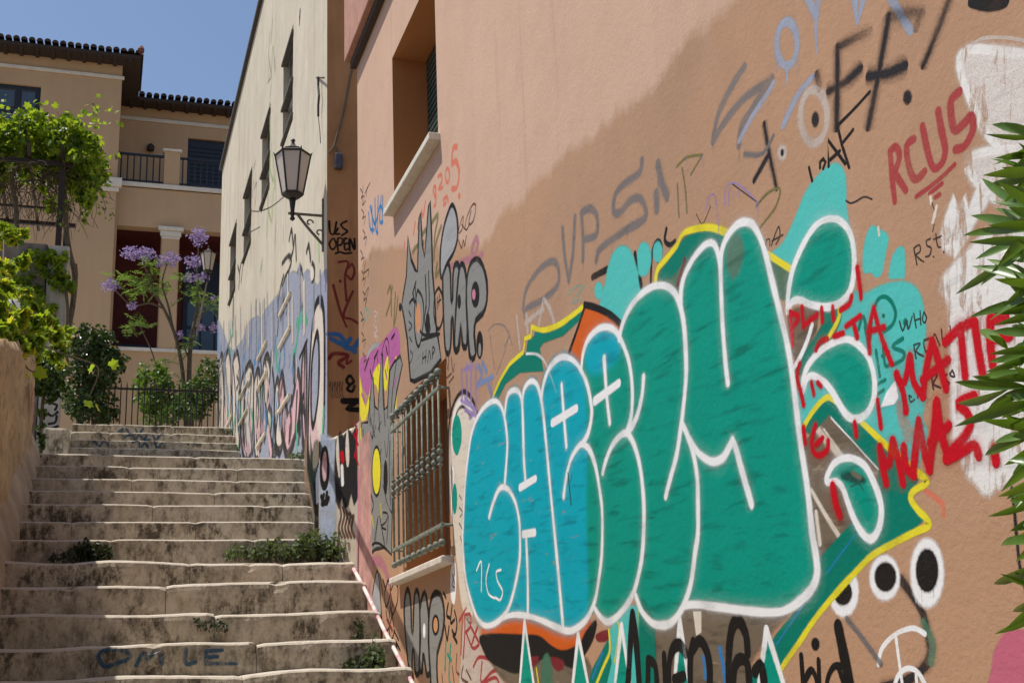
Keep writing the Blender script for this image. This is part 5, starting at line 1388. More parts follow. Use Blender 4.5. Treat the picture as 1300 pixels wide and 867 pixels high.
# balcony front and loggia below
lx = [fx(145, 360, YB), fx(202.5, 360, YB), fx(226, 360, YB), fx(226, 360, YB) + 1.75]
lz0, lz1 = fz(180, 442, YB), fz(180, 288, YB)
mb = MB(); holed_wall(mb, 'y', YB, xw - 0.3, xr1, zg, zbal, [(lx[0], lx[1], lz0, lz1), (lx[2], lx[3], lz0, lz1)], 0.35, 1); mb.build('loggia_wall', BEI, far)
mb = MB(); mb.box(xw - 0.3, xr1, YB, YR, zbal - 0.12, zbal - 0.004); mb.build('balcony_floor', BEI, far)
mb = MB(); mb.bbox(xw + 0.002, xr1, YB - 0.08, YB - 0.003, zbal - 0.10, zbal + 0.03, 0.015); mb.build('balcony_ledge', TRIM, far)
mb = MB(); mb.bbox(lx[0] - 0.1, lx[3] + 0.1, YB - 0.09, YB + 0.3, lz0 - 0.10, lz0 + 0.002, 0.015); mb.build('loggia_sill', TRIM, far)
mb = MB(); mb.box(xw - 0.3, xr1, YR - 0.4, YR - 0.3, zg, lz1 + 0.1); mb.box(xw - 0.3, xr1, YB + 0.36, YR - 0.41, lz1 + 0.02, lz1 + 0.1); mb.build('loggia_back_wall', REDW, far)
# column face and capital
mb = MB(); mb.bbox(lx[1] + 0.02, lx[2] - 0.02, YB - 0.05, YB - 0.003, lz0 + 0.01, lz1 - 0.02, 0.01); mb.build('pilaster', BEI, far)
mb = MB(); mb.bbox(lx[1] - 0.10, lx[2] + 0.10, YB - 0.16, YB - 0.004, lz1 - 0.10, lz1 + 0.02, 0.02); mb.bbox(lx[1] - 0.04, lx[2] + 0.04, YB - 0.11, YB - 0.004, lz1 - 0.26, lz1 - 0.102, 0.02); mb.bbox(lx[1] - 0.0, lx[2] + 0.0, YB - 0.08, YB - 0.004, lz1 - 0.33, lz1 - 0.262, 0.01); mb.build('capital', TRIM, far)
# navy windows in the loggia
lw = empty('loggia_window', (0, 0, 0)); lw.parent = far
zt_ = fz(255, 368, YR - 0.42)
xa, xb = lx[2] + 0.25, lx[3] - 0.05
mb = MB()
mb.box(xa, xb, YR - 0.47, YR - 0.41, lz0 - 0.6, zt_ + 0.9); fpart(mb, 'window_frame', NAVY, lw)
for i in range(3):
    for j in range(3):
        a = xa + 0.1 + (xb - xa - 0.2) * i / 3; w_ = (xb - xa - 0.2) / 3
        mb = MB(); mb.box(a + 0.03, a + w_ - 0.03, YR - 0.482, YR - 0.473, lz0 - 0.5 + j * 0.85, lz0 - 0.5 + j * 0.85 + 0.74); fpart(mb, 'pane', PANE, lw)
mb = MB(); mb.box(lx[0] + 0.1, lx[1] - 0.1, YR - 0.47, YR - 0.41, lz0 - 0.6, lz0 + 0.55); mb.build('loggia_panel', NAVY, far)
# balcony railing: bars, rails, pier
zr1 = fz(180, 196, YB + 0.1)
px0, px1 = fx(208, 220, YB), fx(228, 220, YB)
mb = MB(); mb.bbox(px0, px1, YB - 0.02, YB + 0.42, zbal + 0.032, fz(218, 193, YB), 0.015); mb.build('balcony_pier', BEI, far)
mb = MB(); mb.bbox(px0 - 0.05, px1 + 0.05, YB - 0.07, YB + 0.47, fz(218, 193, YB) + 0.002, fz(218, 193, YB) + 0.07, 0.015); mb.build('pier_cap', TRIM, far)
rl = empty('balcony_railing', (0, 0, 0)); rl.parent = far
for a, b2 in ((xw + 0.01, px0 - 0.01), (px1 + 0.01, px1 + 1.6)):
    mb = MB(); mb.box(a, b2, YB + 0.06, YB + 0.12, zr1 - 0.06, zr1); mb.box(a, b2, YB + 0.07, YB + 0.11, zbal + 0.12, zbal + 0.16); fpart(mb, 'rail', NAVY, rl)
    n_ = max(2, int((b2 - a) / 0.165))
    for k in range(n_):
        xx = a + 0.08 + (b2 - a - 0.1) * k / (n_ - 0.5)
        mb = MB(); mb.tube([(xx, YB + 0.09, zbal + 0.03), (xx, YB + 0.09, zr1 - 0.05)], 0.020, 6); fpart(mb, 'bar', NAVY, rl)
# downpipe
pxx = fx(137, 340, YB - 0.1)
mb = MB(); mb.tube(smooth_pts([(fx(146, 238, YB), YB - 0.12, fz(146, 240, YB)), (fx(145, 244, YB), YB - 0.12, fz(145, 246, YB)), (pxx + 0.03, YB - 0.14, fz(139, 252, YB)), (pxx, YB - 0.14, fz(138, 262, YB)), (pxx, YB - 0.14, zg)]), 0.085, 10)
mb.build('downpipe', BEI, far, True)
# roofs: fascia, rafters, barrel tiles
roof = empty('roof', (0, 0, 0)); roof.parent = far
ov = 0.55
xe = xw + 0.50
mb = MB(); mb.box(xw - 12.6, xe, YF - ov, YF + 8, z_e + 0.005, z_e + 0.10); fpart(mb, 'soffit', WOODD, roof)
mb = MB(); mb.box(xe - 0.42, xr1, YR - ov, YR + 6, zeR + 0.003, zeR + 0.10); fpart(mb, 'soffit', WOODD, roof)
mb = MB(); mb.add([(xw - 12.6, YF - ov, z_e + 0.105), (xe, YF - ov, z_e + 0.105), (xe, YF + 8, z_e + 0.105), (xe - 3, YF + 4, z_e + 0.45), (xw - 12.6, YF + 4, z_e + 0.45)], [(0, 1, 3, 4), (1, 2, 3)]); fpart(mb, 'roof_slope', TILE, roof)
mb = MB(); mb.add([(xe - 0.4, YR - ov, zeR + 0.105), (xr1, YR - ov, zeR + 0.105), (xr1, YR + 4, zeR + 0.9), (xe - 0.4, YR + 4, zeR + 0.9)], [(0, 1, 2, 3)]); fpart(mb, 'roof_slope', TILE, roof)
tb = MB(); seg = 8; L_ = 1.6
for e in range(2):
    for k in range(seg + 1):
        an = math.pi * k / seg
        tb.v.append(Vector((math.cos(an) * (0.088 - 0.012 * e), L_ * e, math.sin(an) * (0.088 - 0.012 * e))))
for k in range(seg): tb.f.append((k, k + 1, seg + 2 + k, seg + 1 + k)); tb.mi.append(0)
tb.f.append(tuple(reversed(range(seg + 1)))); tb.mi.append(0)
tme = bpy.data.meshes.new('roof_tile'); tme.from_pydata(tb.v, [], tb.f); tme.materials.append(TILE)
def tile(loc, rz=0.0):
    o = link('roof_tile', tme, roof)
    o.location = Vector(loc) - far.location; o.rotation_euler = (R(10), 0, rz + random.uniform(-0.02, 0.02)); o.rotation_euler[0] += random.uniform(-0.02, 0.02)
    return o
x_ = xe - 0.08
while x_ > fx(-12, 60, YF): tile((x_, YF - ov - 0.06, z_e + 0.17 + random.uniform(-0.012, 0.012))); x_ -= 0.205
x_ = xe + 0.10
while x_ < fx(300, 130, YR): tile((x_, YR - ov - 0.06, zeR + 0.17 + random.uniform(-0.012, 0.012))); x_ += 0.215
for k in range(11):
    tile((xe + 0.05, YF - ov + 0.15 + k * 0.21, z_e + 0.13), R(90)).scale = (1, 0.35, 1)
mb = MB(); mb.lathe((xe - 0.02, YF - ov, z_e + 0.2), [(0.02, -0.05), (0.09, 0.0), (0.1, 0.1), (0.05, 0.19), (0.02, 0.22)], 8); fpart(mb, 'ridge_end', simple('ridge_red', (0.16, 0.05, 0.035), 0.8), roof)
x_ = xe - 0.3
while x_ > fx(-12, 60, YF):
    mb = MB(); mb.box(x_ - 0.05, x_ + 0.05, YF - ov + 0.02, YF - 0.002, z_e - 0.05, z_e + 0.002); fpart(mb, 'rafter', WOODD, roof); x_ -= 0.42
x_ = xw + 0.3
while x_ < fx(300, 130, YR):
    mb = MB(); mb.box(x_ - 0.05, x_ + 0.05, YR - ov + 0.02, YR - 0.002, zeR - 0.05, zeR + 0.0); fpart(mb, 'rafter', WOODD, roof); x_ += 0.42

# ================================================================== LANTERNS
LMET = simple('lantern_iron', (0.040, 0.034, 0.030), 0.5, 0.4, 0.3, 40)
LGL = glass_mat('lantern_glass', (0.86, 0.78, 0.70), 0.4, 0.10)
def lantern(c, s, wall_pt, label):
    """c = centre of the glass base; wall_pt = where the arm meets the wall"""
    c = Vector(c); wall_pt = Vector(wall_pt)
    root = empty('wall_lantern', wall_pt, label, 'street lamp', 'iron wall lanterns')
    rt, rb, h = 0.125 * s, 0.072 * s, 0.30 * s
    def hexp(r, z, rot=0.5):
        return [c + Vector((math.cos(2 * math.pi * (j + rot) / 6 + 0.3) * r, math.sin(2 * math.pi * (j + rot) / 6 + 0.3) * r, z)) for j in range(6)]
    t, b_ = hexp(rt, h), hexp(rb, 0)
    for j in range(6):
        k = (j + 1) % 6
        mb = MB(); cc = (t[j] + t[k] + b_[j] + b_[k]) / 4; nrm_ = (cc - c); nrm_.z = 0; nrm_ = nrm_.normalized() * 0.004
        ins = lambda p: p + (cc - p) * 0.05
        mb.add([ins(b_[j]), ins(b_[k]), ins(t[k]), ins(t[j])] + [ins(p) - nrm_ for p in (b_[j], b_[k], t[k], t[j])], [(0, 1, 2, 3), (7, 6, 5, 4), (0, 4, 5, 1), (1, 5, 6, 2), (2, 6, 7, 3), (3, 7, 4, 0)])
        mb.build('pane', LGL, root)
    mb = MB()
    for j in range(6):
        k = (j + 1) % 6
        mb.tube([b_[j], t[j]], 0.007 * s, 6); mb.tube([b_[j], b_[k]], 0.009 * s, 6); mb.tube([t[j], t[k]], 0.009 * s, 6)
        mb.tube([t[j], t[j] + (t[j] - c - Vector((0, 0, h))) * 0.10 + Vector((0, 0, 0.022 * s))], [0.009 * s, 0.002 * s], 6)
    mb.build('frame', LMET, root)
    def prism(rows):
        mb = MB(); k0 = 0
        for r, z in rows: mb.v += hexp(r, z)
        for i in range(len(rows) - 1):
            for j in range(6): mb.f.append((i * 6 + j, i * 6 + (j + 1) % 6, (i + 1) * 6 + (j + 1) % 6, (i + 1) * 6 + j)); mb.mi.append(0)
        mb.f.append(tuple(reversed(range(6)))); mb.mi.append(0); mb.f.append(tuple((len(rows) - 1) * 6 + j for j in range(6))); mb.mi.append(0)
        return mb
    prism([(rt * 1.02, h + 0.002), (rt * 0.70, h + 0.030 * s), (rt * 0.73, h + 0.035 * s), (rt * 0.55, h + 0.043 * s), (rt * 0.24, h + 0.068 * s), (rt * 0.10, h + 0.090 * s)]).build('roof', LMET, root)
    mb = MB(); mb.lathe(c + Vector((0, 0, h + 0.088 * s)), [(0.010 * s, -0.004), (0.015 * s, 0.008 * s), (0.007 * s, 0.014 * s), (0.018 * s, 0.026 * s), (0.010 * s, 0.038 * s), (0.002, 0.045 * s)], 8); mb.build('finial', LMET, root, True)
    prism([(rb * 0.5, -0.035 * s), (rb * 1.02, -0.012 * s), (rb * 1.05, -0.002)]).build('base', LMET, root)
    mb = MB(); mb.lathe(c, [(0.006 * s, -0.20 * s), (0.020 * s, -0.185 * s), (0.010 * s, -0.165 * s), (0.016 * s, -0.155 * s), (0.015 * s, -0.12 * s), (0.022 * s, -0.06 * s), (0.026 * s, -0.036 * s)], 8); mb.build('stem', LMET, root, True)
    arm0 = c + Vector((0, 0, -0.145 * s)); d = (wall_pt - arm0); d.z = 0
    mb = MB(); mb.tube([arm0 - d.normalized() * 0.03 * s, arm0 + d], 0.010 * s, 6)
    mb.tube(smooth_pts([arm0 + d * 0.15, arm0 + d * 0.5 + Vector((0, 0, -0.10 * s)), arm0 + d * 0.98 + Vector((0, 0, -0.22 * s))]), 0.010 * s, 6)
    for f, zz in ((0.55, -0.06), (0.86, -0.13)):
        p = arm0 + d * f + Vector((0, 0, zz * s)); u_ = d.normalized()
        mb.tube([p + (u_ * math.cos(a) + Vector((0, 0, math.sin(a)))) * 0.026 * s * (1 - a / 9) for a in [i * 0.6 for i in range(9)]], 0.006 * s, 5)
    side = Vector((-d.y, d.x, 0)).normalized()
    e = arm0 + d
    mb.tube([e + Vector((0, 0, 0.13 * s)) - d.normalized() * 0.006, e + Vector((0, 0, -0.27 * s)) - d.normalized() * 0.006], 0.009 * s, 6)
    mb.build('bracket', simple('bracket_iron', (0.16, 0.13, 0.10), 0.6, 0.2, 0.4, 40), root)
    return root
wp = atX(411, 270, W2)
ctr = atY(371.5, 247, wp.y)
lantern(ctr, (atY(372, 195, wp.y).z - ctr.z) / 0.30 * 0.95, (W2, wp.y, ctr.z - 0.145), 'black iron lantern on a scrolled bracket at the cream wall near corner')
c2 = atY(264, 344, 17.6)
s2 = (atY(264, 322, 17.6).z - c2.z) / 0.30 * 1.0
lantern(c2, s2, (c2.x + 0.02, YC1 + 0.002, c2.z - 0.145 * s2), 'iron lantern seen among jacaranda flowers behind the cream building far corner')

# ================================================================== PILLAR, PERGOLA, DOME
YP = 15.4
conc = plaster('old_concrete', (0.27, 0.235, 0.20), (0.075, 0.062, 0.05), streak=0.8, amount=0.8, scale=2.5)
pw = empty('concrete_wall', (atY(30, 560, YP).x, YP, ground_z(YP)), 'weathered grey concrete wall block below the pergola', 'wall', kind='thing')
mb = MB(); xa, xb = atY(-40, 400, YP).x, atY(55, 400, YP).x
mb.bbox(xa, xb, YP + 0.06, YP + 0.5, 3.5, atY(30, 305, YP).z, 0.03); mb.build('wall', conc, pw)
conc2 = plaster('limewashed_post', (0.46, 0.43, 0.38), (0.22, 0.20, 0.17), streak=0.9, amount=0.6, scale=3)
mb = MB(); xc, xd = atY(56, 400, YP).x, atY(83, 400, YP).x
mb.bbox(xc, xd, YP, YP + 0.42, 3.5, atY(70, 311, YP).z, 0.02); mb.build('post', conc2, pw)
BLACKY = paint_mat('black_y', (0.013, 0.011, 0.010), 0.1, facing_y=True)
PG = Paint((0, YP, 0), (0, -1, 0))
for st in ('62,505 68,502 71,507 64,511 72,514 70,520', '60,524 66,528 73,523', '62,538 70,536 72,528', '64,545 73,541'): PG.stroke(st, BLACKY, 0.03, 0.2)
PG.done('spray_tag', pw, 'black tag on the pale post')
# old weathered block at the foot of the post
mb = MB(); q = atY(85, 552, 15.2)
mb.bbox(atY(56, 560, 15.1).x, atY(88, 560, 15.1).x, 14.9, 15.35, ground_z(15) - 0.2, q.z + 0.02, 0.03)
o = mb.build('stone_block', STONE); tag(o, 'mossy stone block at the foot of the pale post', 'block')
IRON2 = simple('pergola_iron', (0.030, 0.020, 0.018), 0.6, 0.2, 0.3, 20)
per = empty('pergola', (atY(78, 310, YP).x, YP, atY(78, 310, YP).z), 'dark iron pergola carrying the vine above the concrete wall', 'pergola')
pz = atY(78, 203, YP).z; pxp = atY(77, 260, YP + 0.2).x
for (xx, yy) in ((pxp, YP + 0.2), (pxp - 2.0, YP + 0.2), (pxp, YP + 2.4), (pxp - 2.0, YP + 2.4)):
    mb = MB(); mb.box(xx - 0.035, xx + 0.035, yy - 0.035, yy + 0.035, atY(78, 312, YP).z - 0.05 if yy < YP + 1 else 3.9, pz); mb.build('post', IRON2, per)
mb = MB(); xx = atY(83, 290, YP + 0.9).x; mb.box(xx - 0.02, xx + 0.03, YP + 0.9, YP + 0.95, 5.0, atY(83, 262, YP + 0.9).z); mb.build('post', IRON2, per)
for yy in (YP + 0.2, YP + 2.4):
    mb = MB(); mb.box(pxp - 2.6, pxp + 0.12, yy - 0.03, yy + 0.03, pz + 0.002, pz + 0.055); mb.build('beam', IRON2, per)
for k in range(7):
    xx = pxp - 2.4 + k * 0.4
    mb = MB(); mb.box(xx - 0.02, xx + 0.02, YP - 0.3, YP + 2.8, pz + 0.057, pz + 0.08); mb.build('slat', IRON2, per)
mb = MB(); zz = atY(40, 263, YP + 0.9).z; mb.box(pxp - 2.4, pxp + 0.12, YP + 0.88, YP + 0.92, zz - 0.015, zz + 0.01); mb.build('rail', IRON2, per)
# whitewashed rounded cap on the left wall
dc = atY(30, 372, 12.6)
mb = MB(); ns, nr = 18, 8
for i in range(nr + 1):
    ph = math.pi / 2 * i / nr
    for j in range(ns):
        a = 2 * math.pi * j / ns
        mb.v.append(Vector((dc.x - 0.12 + math.cos(a) * math.cos(ph) * 0.20, dc.y + 0.2 + math.sin(a) * math.cos(ph) * 0.45, dc.z - 0.25 + math.sin(ph) * 0.30)))
for i in range(nr):
    for j in range(ns): mb.f.append((i * ns + j, i * ns + (j + 1) % ns, (i + 1) * ns + (j + 1) % ns, (i + 1) * ns + j)); mb.mi.append(0)
b0 = len(mb.v)
for j in range(ns):
    a = 2 * math.pi * j / ns; mb.v.append(Vector((dc.x - 0.12 + math.cos(a) * 0.20, dc.y + 0.2 + math.sin(a) * 0.45, ground_z(12.6))))
for j in range(ns): mb.f.append((b0 + j, b0 + (j + 1) % ns, (j + 1) % ns, j)); mb.mi.append(0)
o = mb.build('rounded_bollard', plaster('whitewash', (0.78, 0.77, 0.74), (0.62, 0.60, 0.55), amount=0.3, streak=0.2), None, True)
tag(o, 'rounded whitewashed masonry cap behind the vine leaves', 'wall cap')

# ================================================================== FENCE
YFE = 18.6
FI = simple('fence_iron', (0.025, 0.022, 0.02), 0.6, 0.2, 0.3, 30)
fz1 = atY(200, 490, YFE).z
fx0, fx1 = atY(98, 500, YFE).x, atY(276, 500, YFE).x
fence = empty('iron_fence', (fx0, YFE, Z_TERR), 'low black iron fence with pointed bars at the head of the stairs', 'fence')
for zz in (fz1 - 0.06, Z_TERR + 0.08):
    mb = MB(); mb.box(fx0, fx1, YFE - 0.014, YFE + 0.014, zz - 0.015, zz + 0.015); mb.build('rail', FI, fence)
k = 0; xx = fx0 + 0.02
while xx < fx1:
    mb = MB(); mb.tube([(xx, YFE, Z_TERR - 0.01), (xx, YFE, fz1 - 0.01), (xx, YFE, fz1 + 0.055)], [0.009, 0.009, 0.001], 6); mb.build('bar', FI, fence); xx += 0.084
# ================================================================== PLANTS
random.seed(21)
VINE = leaf_mat('vine_leaf', (0.15, 0.25, 0.014), (0.27, 0.36, 0.028), 0.60, 0.45)
VINED = leaf_mat('vine_leaf_dark', (0.045, 0.095, 0.010), (0.095, 0.165, 0.015), 0.45, 0.45)
VINEY = leaf_mat('vine_leaf_yellow', (0.36, 0.36, 0.018), (0.48, 0.46, 0.04), 0.58, 0.5)
SHR = leaf_mat('shrub_leaf', (0.020, 0.045, 0.008), (0.045, 0.080, 0.014), 0.25, 0.35, 0.5)
SHRB = leaf_mat('bright_shrub_leaf', (0.065, 0.135, 0.018), (0.12, 0.20, 0.03), 0.45)
SHRM = leaf_mat('mid_shrub_leaf', (0.030, 0.075, 0.014), (0.060, 0.115, 0.022), 0.35)
RUST = leaf_mat('rust_leaf', (0.22, 0.08, 0.02), (0.30, 0.15, 0.03), 0.35)
JAC = leaf_mat('jacaranda_leaf', (0.075, 0.150, 0.020), (0.13, 0.215, 0.035), 0.45)
PETAL = leaf_mat('jacaranda_petal', (0.200, 0.140, 0.400), (0.330, 0.250, 0.540), 0.4, 0.6)
WEED = leaf_mat('weed_leaf', (0.060, 0.100, 0.030), (0.115, 0.155, 0.060), 0.3, 0.6)
WEEDD = leaf_mat('weed_leaf_dark', (0.018, 0.030, 0.010), (0.035, 0.050, 0.015), 0.2, 0.6)
BARK = simple('bark', (0.105, 0.080, 0.055), 0.9, 0, 0.4, 25, 0.5)
TWIG = simple('dry_twig', (0.085, 0.058, 0.040), 0.9, 0, 0.4, 25)
def rdir(up=0.0):
    while True:
        v = Vector((random.uniform(-1, 1), random.uniform(-1, 1), random.uniform(-1, 1)))
        if 0.05 < v.length < 1: break
    v.normalize(); v.z += up
    return v.normalized()
OVAL = [(0, 0), (0.35, 0.30), (0.28, 0.72), (0, 1.0), (-0.28, 0.72), (-0.35, 0.30)]
LANCE = [(0, 0), (0.14, 0.35), (0.10, 0.72), (0, 1.0), (-0.10, 0.72), (-0.14, 0.35)]
VLEAF = [(0, 0.08), (0.30, -0.05), (0.50, 0.22), (0.36, 0.42), (0.52, 0.70), (0.22, 0.70), (0, 1.0), (-0.22, 0.70), (-0.52, 0.70), (-0.36, 0.42), (-0.50, 0.22), (-0.30, -0.05)]
def add_leaf(mb, p, nrm_, tip, size, shape, fold=0.18):
    t = tip - nrm_ * tip.dot(nrm_)
    if t.length < 1e-4: t = nrm_.orthogonal()
    t.normalize(); s_ = t.cross(nrm_)
    vs = [p + s_ * (x * size) + t * (y * size) + nrm_ * (abs(x) * fold * size - 0.15 * y * y * size) for x, y in shape]
    k = len(mb.v); n = len(shape); half = n // 2
    mb.v += vs
    mb.f.append(tuple(k + i for i in range(half + 1))); mb.mi.append(mb.cur)
    mb.f.append(tuple([k + half] + [k + i for i in range(half + 1, n)] + [k])); mb.mi.append(mb.cur)
def cloud(mb, blobs, count, size, shape, mats_n=1, up=0.6, droop=-0.5, hollow=0.45, mix=None):
    """blobs: (centre, rx, ry, rz)"""
    tot = sum(b[1] * b[2] * b[3] for b in blobs) ** 1.0
    for c, rx, ry, rz in blobs:
        n = int(count * (rx * ry * rz) / tot)
        # sub clumps give light and dark masses and an uneven outline
        subs = [Vector(c) + Vector((d.x * rx, d.y * ry, d.z * rz)) * random.uniform(0.45, 1.0) for d in (rdir() for _ in range(max(5, n // 26)))]
        for i in range(n):
            s0 = random.choice(subs)
            r_ = min(rx, ry, rz) * 0.42
            p = s0 + rdir() * r_ * random.random() ** 0.6
            nr = rdir(up)
            tp = rdir(droop)
            mb.cur = mix() if mix else 0
            add_leaf(mb, p, nr, tp, size * random.uniform(0.6, 1.25), shape)
    mb.cur = 0
def px_blob(px, py, Y, rpx, rpy, depth):
    c = atY(px, py, Y); k = (c - EYE).length / FPX
    return (c, rpx * k, depth, rpy * k)

# ---- grape vine on the pergola
vine = empty('grape_vine', (atY(60, 300, YP).x, YP + 0.5, 4.5), 'leafy grape vine spilling over the iron pergola', 'vine')
bl = [px_blob(10, 190, YP + 0.6, 34, 30, 0.9), px_blob(45, 180, YP + 0.8, 32, 30, 0.9), px_blob(80, 195, YP + 0.6, 32, 32, 0.9), px_blob(105, 215, YP + 0.5, 24, 34, 0.7), px_blob(-30, 195, YP + 0.8, 36, 30, 0.9), px_blob(112, 240, YP + 0.4, 14, 22, 0.4), px_blob(35, 156, YP + 0.9, 24, 12, 0.4), px_blob(85, 165, YP + 0.9, 14, 12, 0.3), px_blob(62, 250, YP + 0.8, 10, 22, 0.3), px_blob(5, 235, YP + 1, 18, 14, 0.4)]
mb = MB(); cloud(mb, bl, 6200, 0.078, VLEAF, mix=lambda: 0 if random.random() < 0.62 else 1)
def shoot(mb, p, d, n, step, size, mixf):
    p = Vector(p); d = Vector(d).normalized()
    for i in range(n):
        d = (d + rdir() * 0.35 + Vector((0, 0, -0.10))).normalized(); p = p + d * step
        mb.cur = mixf(); add_leaf(mb, p + rdir() * size * 0.4, rdir(0.5), rdir(-0.5), size * random.uniform(0.45, 1.2), VLEAF)
for k in range(46):
    a = random.uniform(-20, 130)
    shoot(mb, atY(a, random.uniform(158, 215), YP + random.uniform(0.1, 1.4)), (random.uniform(-0.3, 0.9), random.uniform(-0.8, 0.4), random.uniform(-0.2, 1.0)), random.randint(7, 14), 0.055, 0.075, lambda: 0 if random.random() < 0.75 else 1)
for k in range(16):
    shoot(mb, atY(random.uniform(60, 132), random.uniform(215, 245), YP + random.uniform(0.1, 0.8)), (random.uniform(-0.2, 0.4), -0.2, -1), random.randint(6, 13), 0.05, 0.07, lambda: 0 if random.random() < 0.6 else 1)
mb.cur = 0
mb.build('foliage', [VINE, VINED], vine)
mb = MB()
def wander(p, d, n, step, r0, r1, jit=0.5, grav=-0.1):
    pts = [Vector(p)]; d = Vector(d).normalized()
    for i in range(n):
        d = (d + rdir() * jit + Vector((0, 0, grav))).normalized()
        pts.append(pts[-1] + d * step)
    rs = [r0 + (r1 - r0) * i / n for i in range(n + 1)]
    return pts, rs
for k in range(150):
    p = atY(random.uniform(-15, 100), random.uniform(205, 235), YP + random.uniform(0.2, 1.6))
    pts, rs = wander(p, rdir(-0.4), 9, 0.10, 0.007, 0.003, 0.55, -0.12)
    mb.tube(pts, rs, 4, False)
mb.build('dry_tendrils', TWIG, vine)
mb = MB()
pts = [atY(a, c, YP + 0.6) for a, c in ((86, 420), (92, 390), (95, 350), (88, 320), (84, 290), (82, 250), (70, 215))]
mb.tube(smooth_pts([tuple(p) for p in pts]), 0.035, 8)
pts = [atY(a, c, YP + 0.5) for a, c in ((22, 300), (20, 260), (15, 225), (30, 205))]
mb.tube(smooth_pts([tuple(p) for p in pts]), 0.03, 8)
pts = [atY(a, c, YP + 0.62) for a, c in ((94, 372), (98, 350), (97, 335))]; mb.tube(pts, [0.02, 0.015, 0.01], 6)
mb.build('trunk', BARK, vine)
# ---- climber on the pale post
cl = empty('post_climber', tuple(atY(72, 560, YP - 0.1)), 'green climber hanging over the pale post below the pergola', 'vine')
mb = MB(); cloud(mb, [px_blob(68, 340, YP - 0.05, 15, 24, 0.25), px_blob(84, 335, YP, 10, 14, 0.25), px_blob(88, 358, YP, 8, 12, 0.2), px_blob(72, 362, YP - 0.05, 10, 10, 0.2), px_blob(40, 330, YP - 0.05, 14, 14, 0.15), px_blob(28, 352, YP - 0.05, 14, 12, 0.15), px_blob(48, 372, YP - 0.05, 12, 12, 0.15), px_blob(60, 395, YP - 0.05, 12, 12, 0.15)], 620, 0.080, VLEAF, mix=lambda: 0 if random.random() < 0.6 else 1)
mb.build('foliage', [VINE, VINED], cl)
mb = MB(); mb.tube(smooth_pts([tuple(atY(a, c, YP - 0.03)) for a, c in ((86, 470), (84, 430), (86, 390), (80, 350), (70, 325))]), 0.018, 6); mb.build('stem', BARK, cl)
# ---- vine over the left wall, close by
nv = empty('wall_vine', (XL - 0.1, 8.6, ltop(8.6)), 'sunlit yellow green vine trailing over the ochre retaining wall', 'vine')
bl = []
for (a, c, Yv, ra, rc) in ((5, 300, 10.5, 18, 14), (20, 296, 10.5, 12, 10), (8, 345, 9.0, 16, 14), (5, 372, 8.6, 18, 14), (14, 395, 8.4, 22, 16), (34, 412, 8.8, 20, 14), (10, 420, 8.0, 20, 16), (30, 436, 8.6, 18, 14), (52, 402, 9.6, 16, 12), (60, 425, 10.0, 18, 14), (74, 438, 10.6, 14, 10), (48, 445, 9.5, 16, 10), (-25, 400, 8.2, 30, 40), (85, 430, 11, 8, 12), (22, 446, 8.3, 18, 14), (46, 420, 9.0, 18, 14), (64, 408, 9.8, 14, 10), (72, 455, 10.6, 14, 8), (30, 372, 9.4, 12, 8), (20, 335, 9.6, 12, 10)):
    bl.append(px_blob(a, c, Yv, ra, rc, 0.16))
mb = MB(); cloud(mb, bl, 3300, 0.054, VLEAF, up=0.3, mix=lambda: random.choices((0, 1, 2), (0.50, 0.34, 0.16))[0])
for (a, c, Yv) in ((82, 460, 11), (120, 463, 11.5), (140, 466, 11.6), (112, 508, 12), (122, 512, 12), (30, 473, 8.6), (44, 470, 8.8)):
    mb.cur = 2 if a % 4 else 0; add_leaf(mb, atY(a, c, Yv), rdir(0.8), rdir(-0.2), 0.10, VLEAF)
mb.cur = 0
mb.build('foliage', [VINE, VINED, VINEY], nv)
mb = MB()
for pth in (((-5, 380, 8.2), (15, 405, 8.4), (40, 430, 9), (70, 445, 10.2), (100, 455, 11), (125, 468, 11.6), (115, 500, 12)), ((5, 420, 8), (25, 450, 8.5), (35, 468, 8.7), (44, 472, 8.8)), ((0, 330, 9), (8, 350, 9), (20, 390, 8.6), (50, 400, 9.6), (84, 432, 11)), ((5, 300, 10.5), (4, 330, 9.5), (2, 360, 8.8))):
    mb.tube(smooth_pts([tuple(atY(a, c, Yv)) for a, c, Yv in pth]), 0.006, 5)
mb.build('stem', TWIG, nv)
# ---- dark ivy clump in front of the post
iv = empty('ivy_clump', tuple(atY(66, 500, 13.2)), 'dark ivy clump hanging at the end of the ochre wall', 'ivy')
mb = MB(); cloud(mb, [px_blob(62, 470, 13.2, 20, 22, 0.25), px_blob(72, 490, 13.3, 16, 14, 0.25), px_blob(52, 490, 13.1, 10, 16, 0.2), px_blob(56, 528, 13.2, 6, 40, 0.12)], 900, 0.065, OVAL, mix=lambda: 0 if random.random() < 0.9 else 1)
mb.build('foliage', [SHR, VINED], iv)
mb = MB(); mb.tube(smooth_pts([tuple(atY(a, c, 13.25)) for a, c in ((52, 575), (52, 540), (55, 505), (62, 470))]), 0.02, 6); mb.build('stem', BARK, iv)

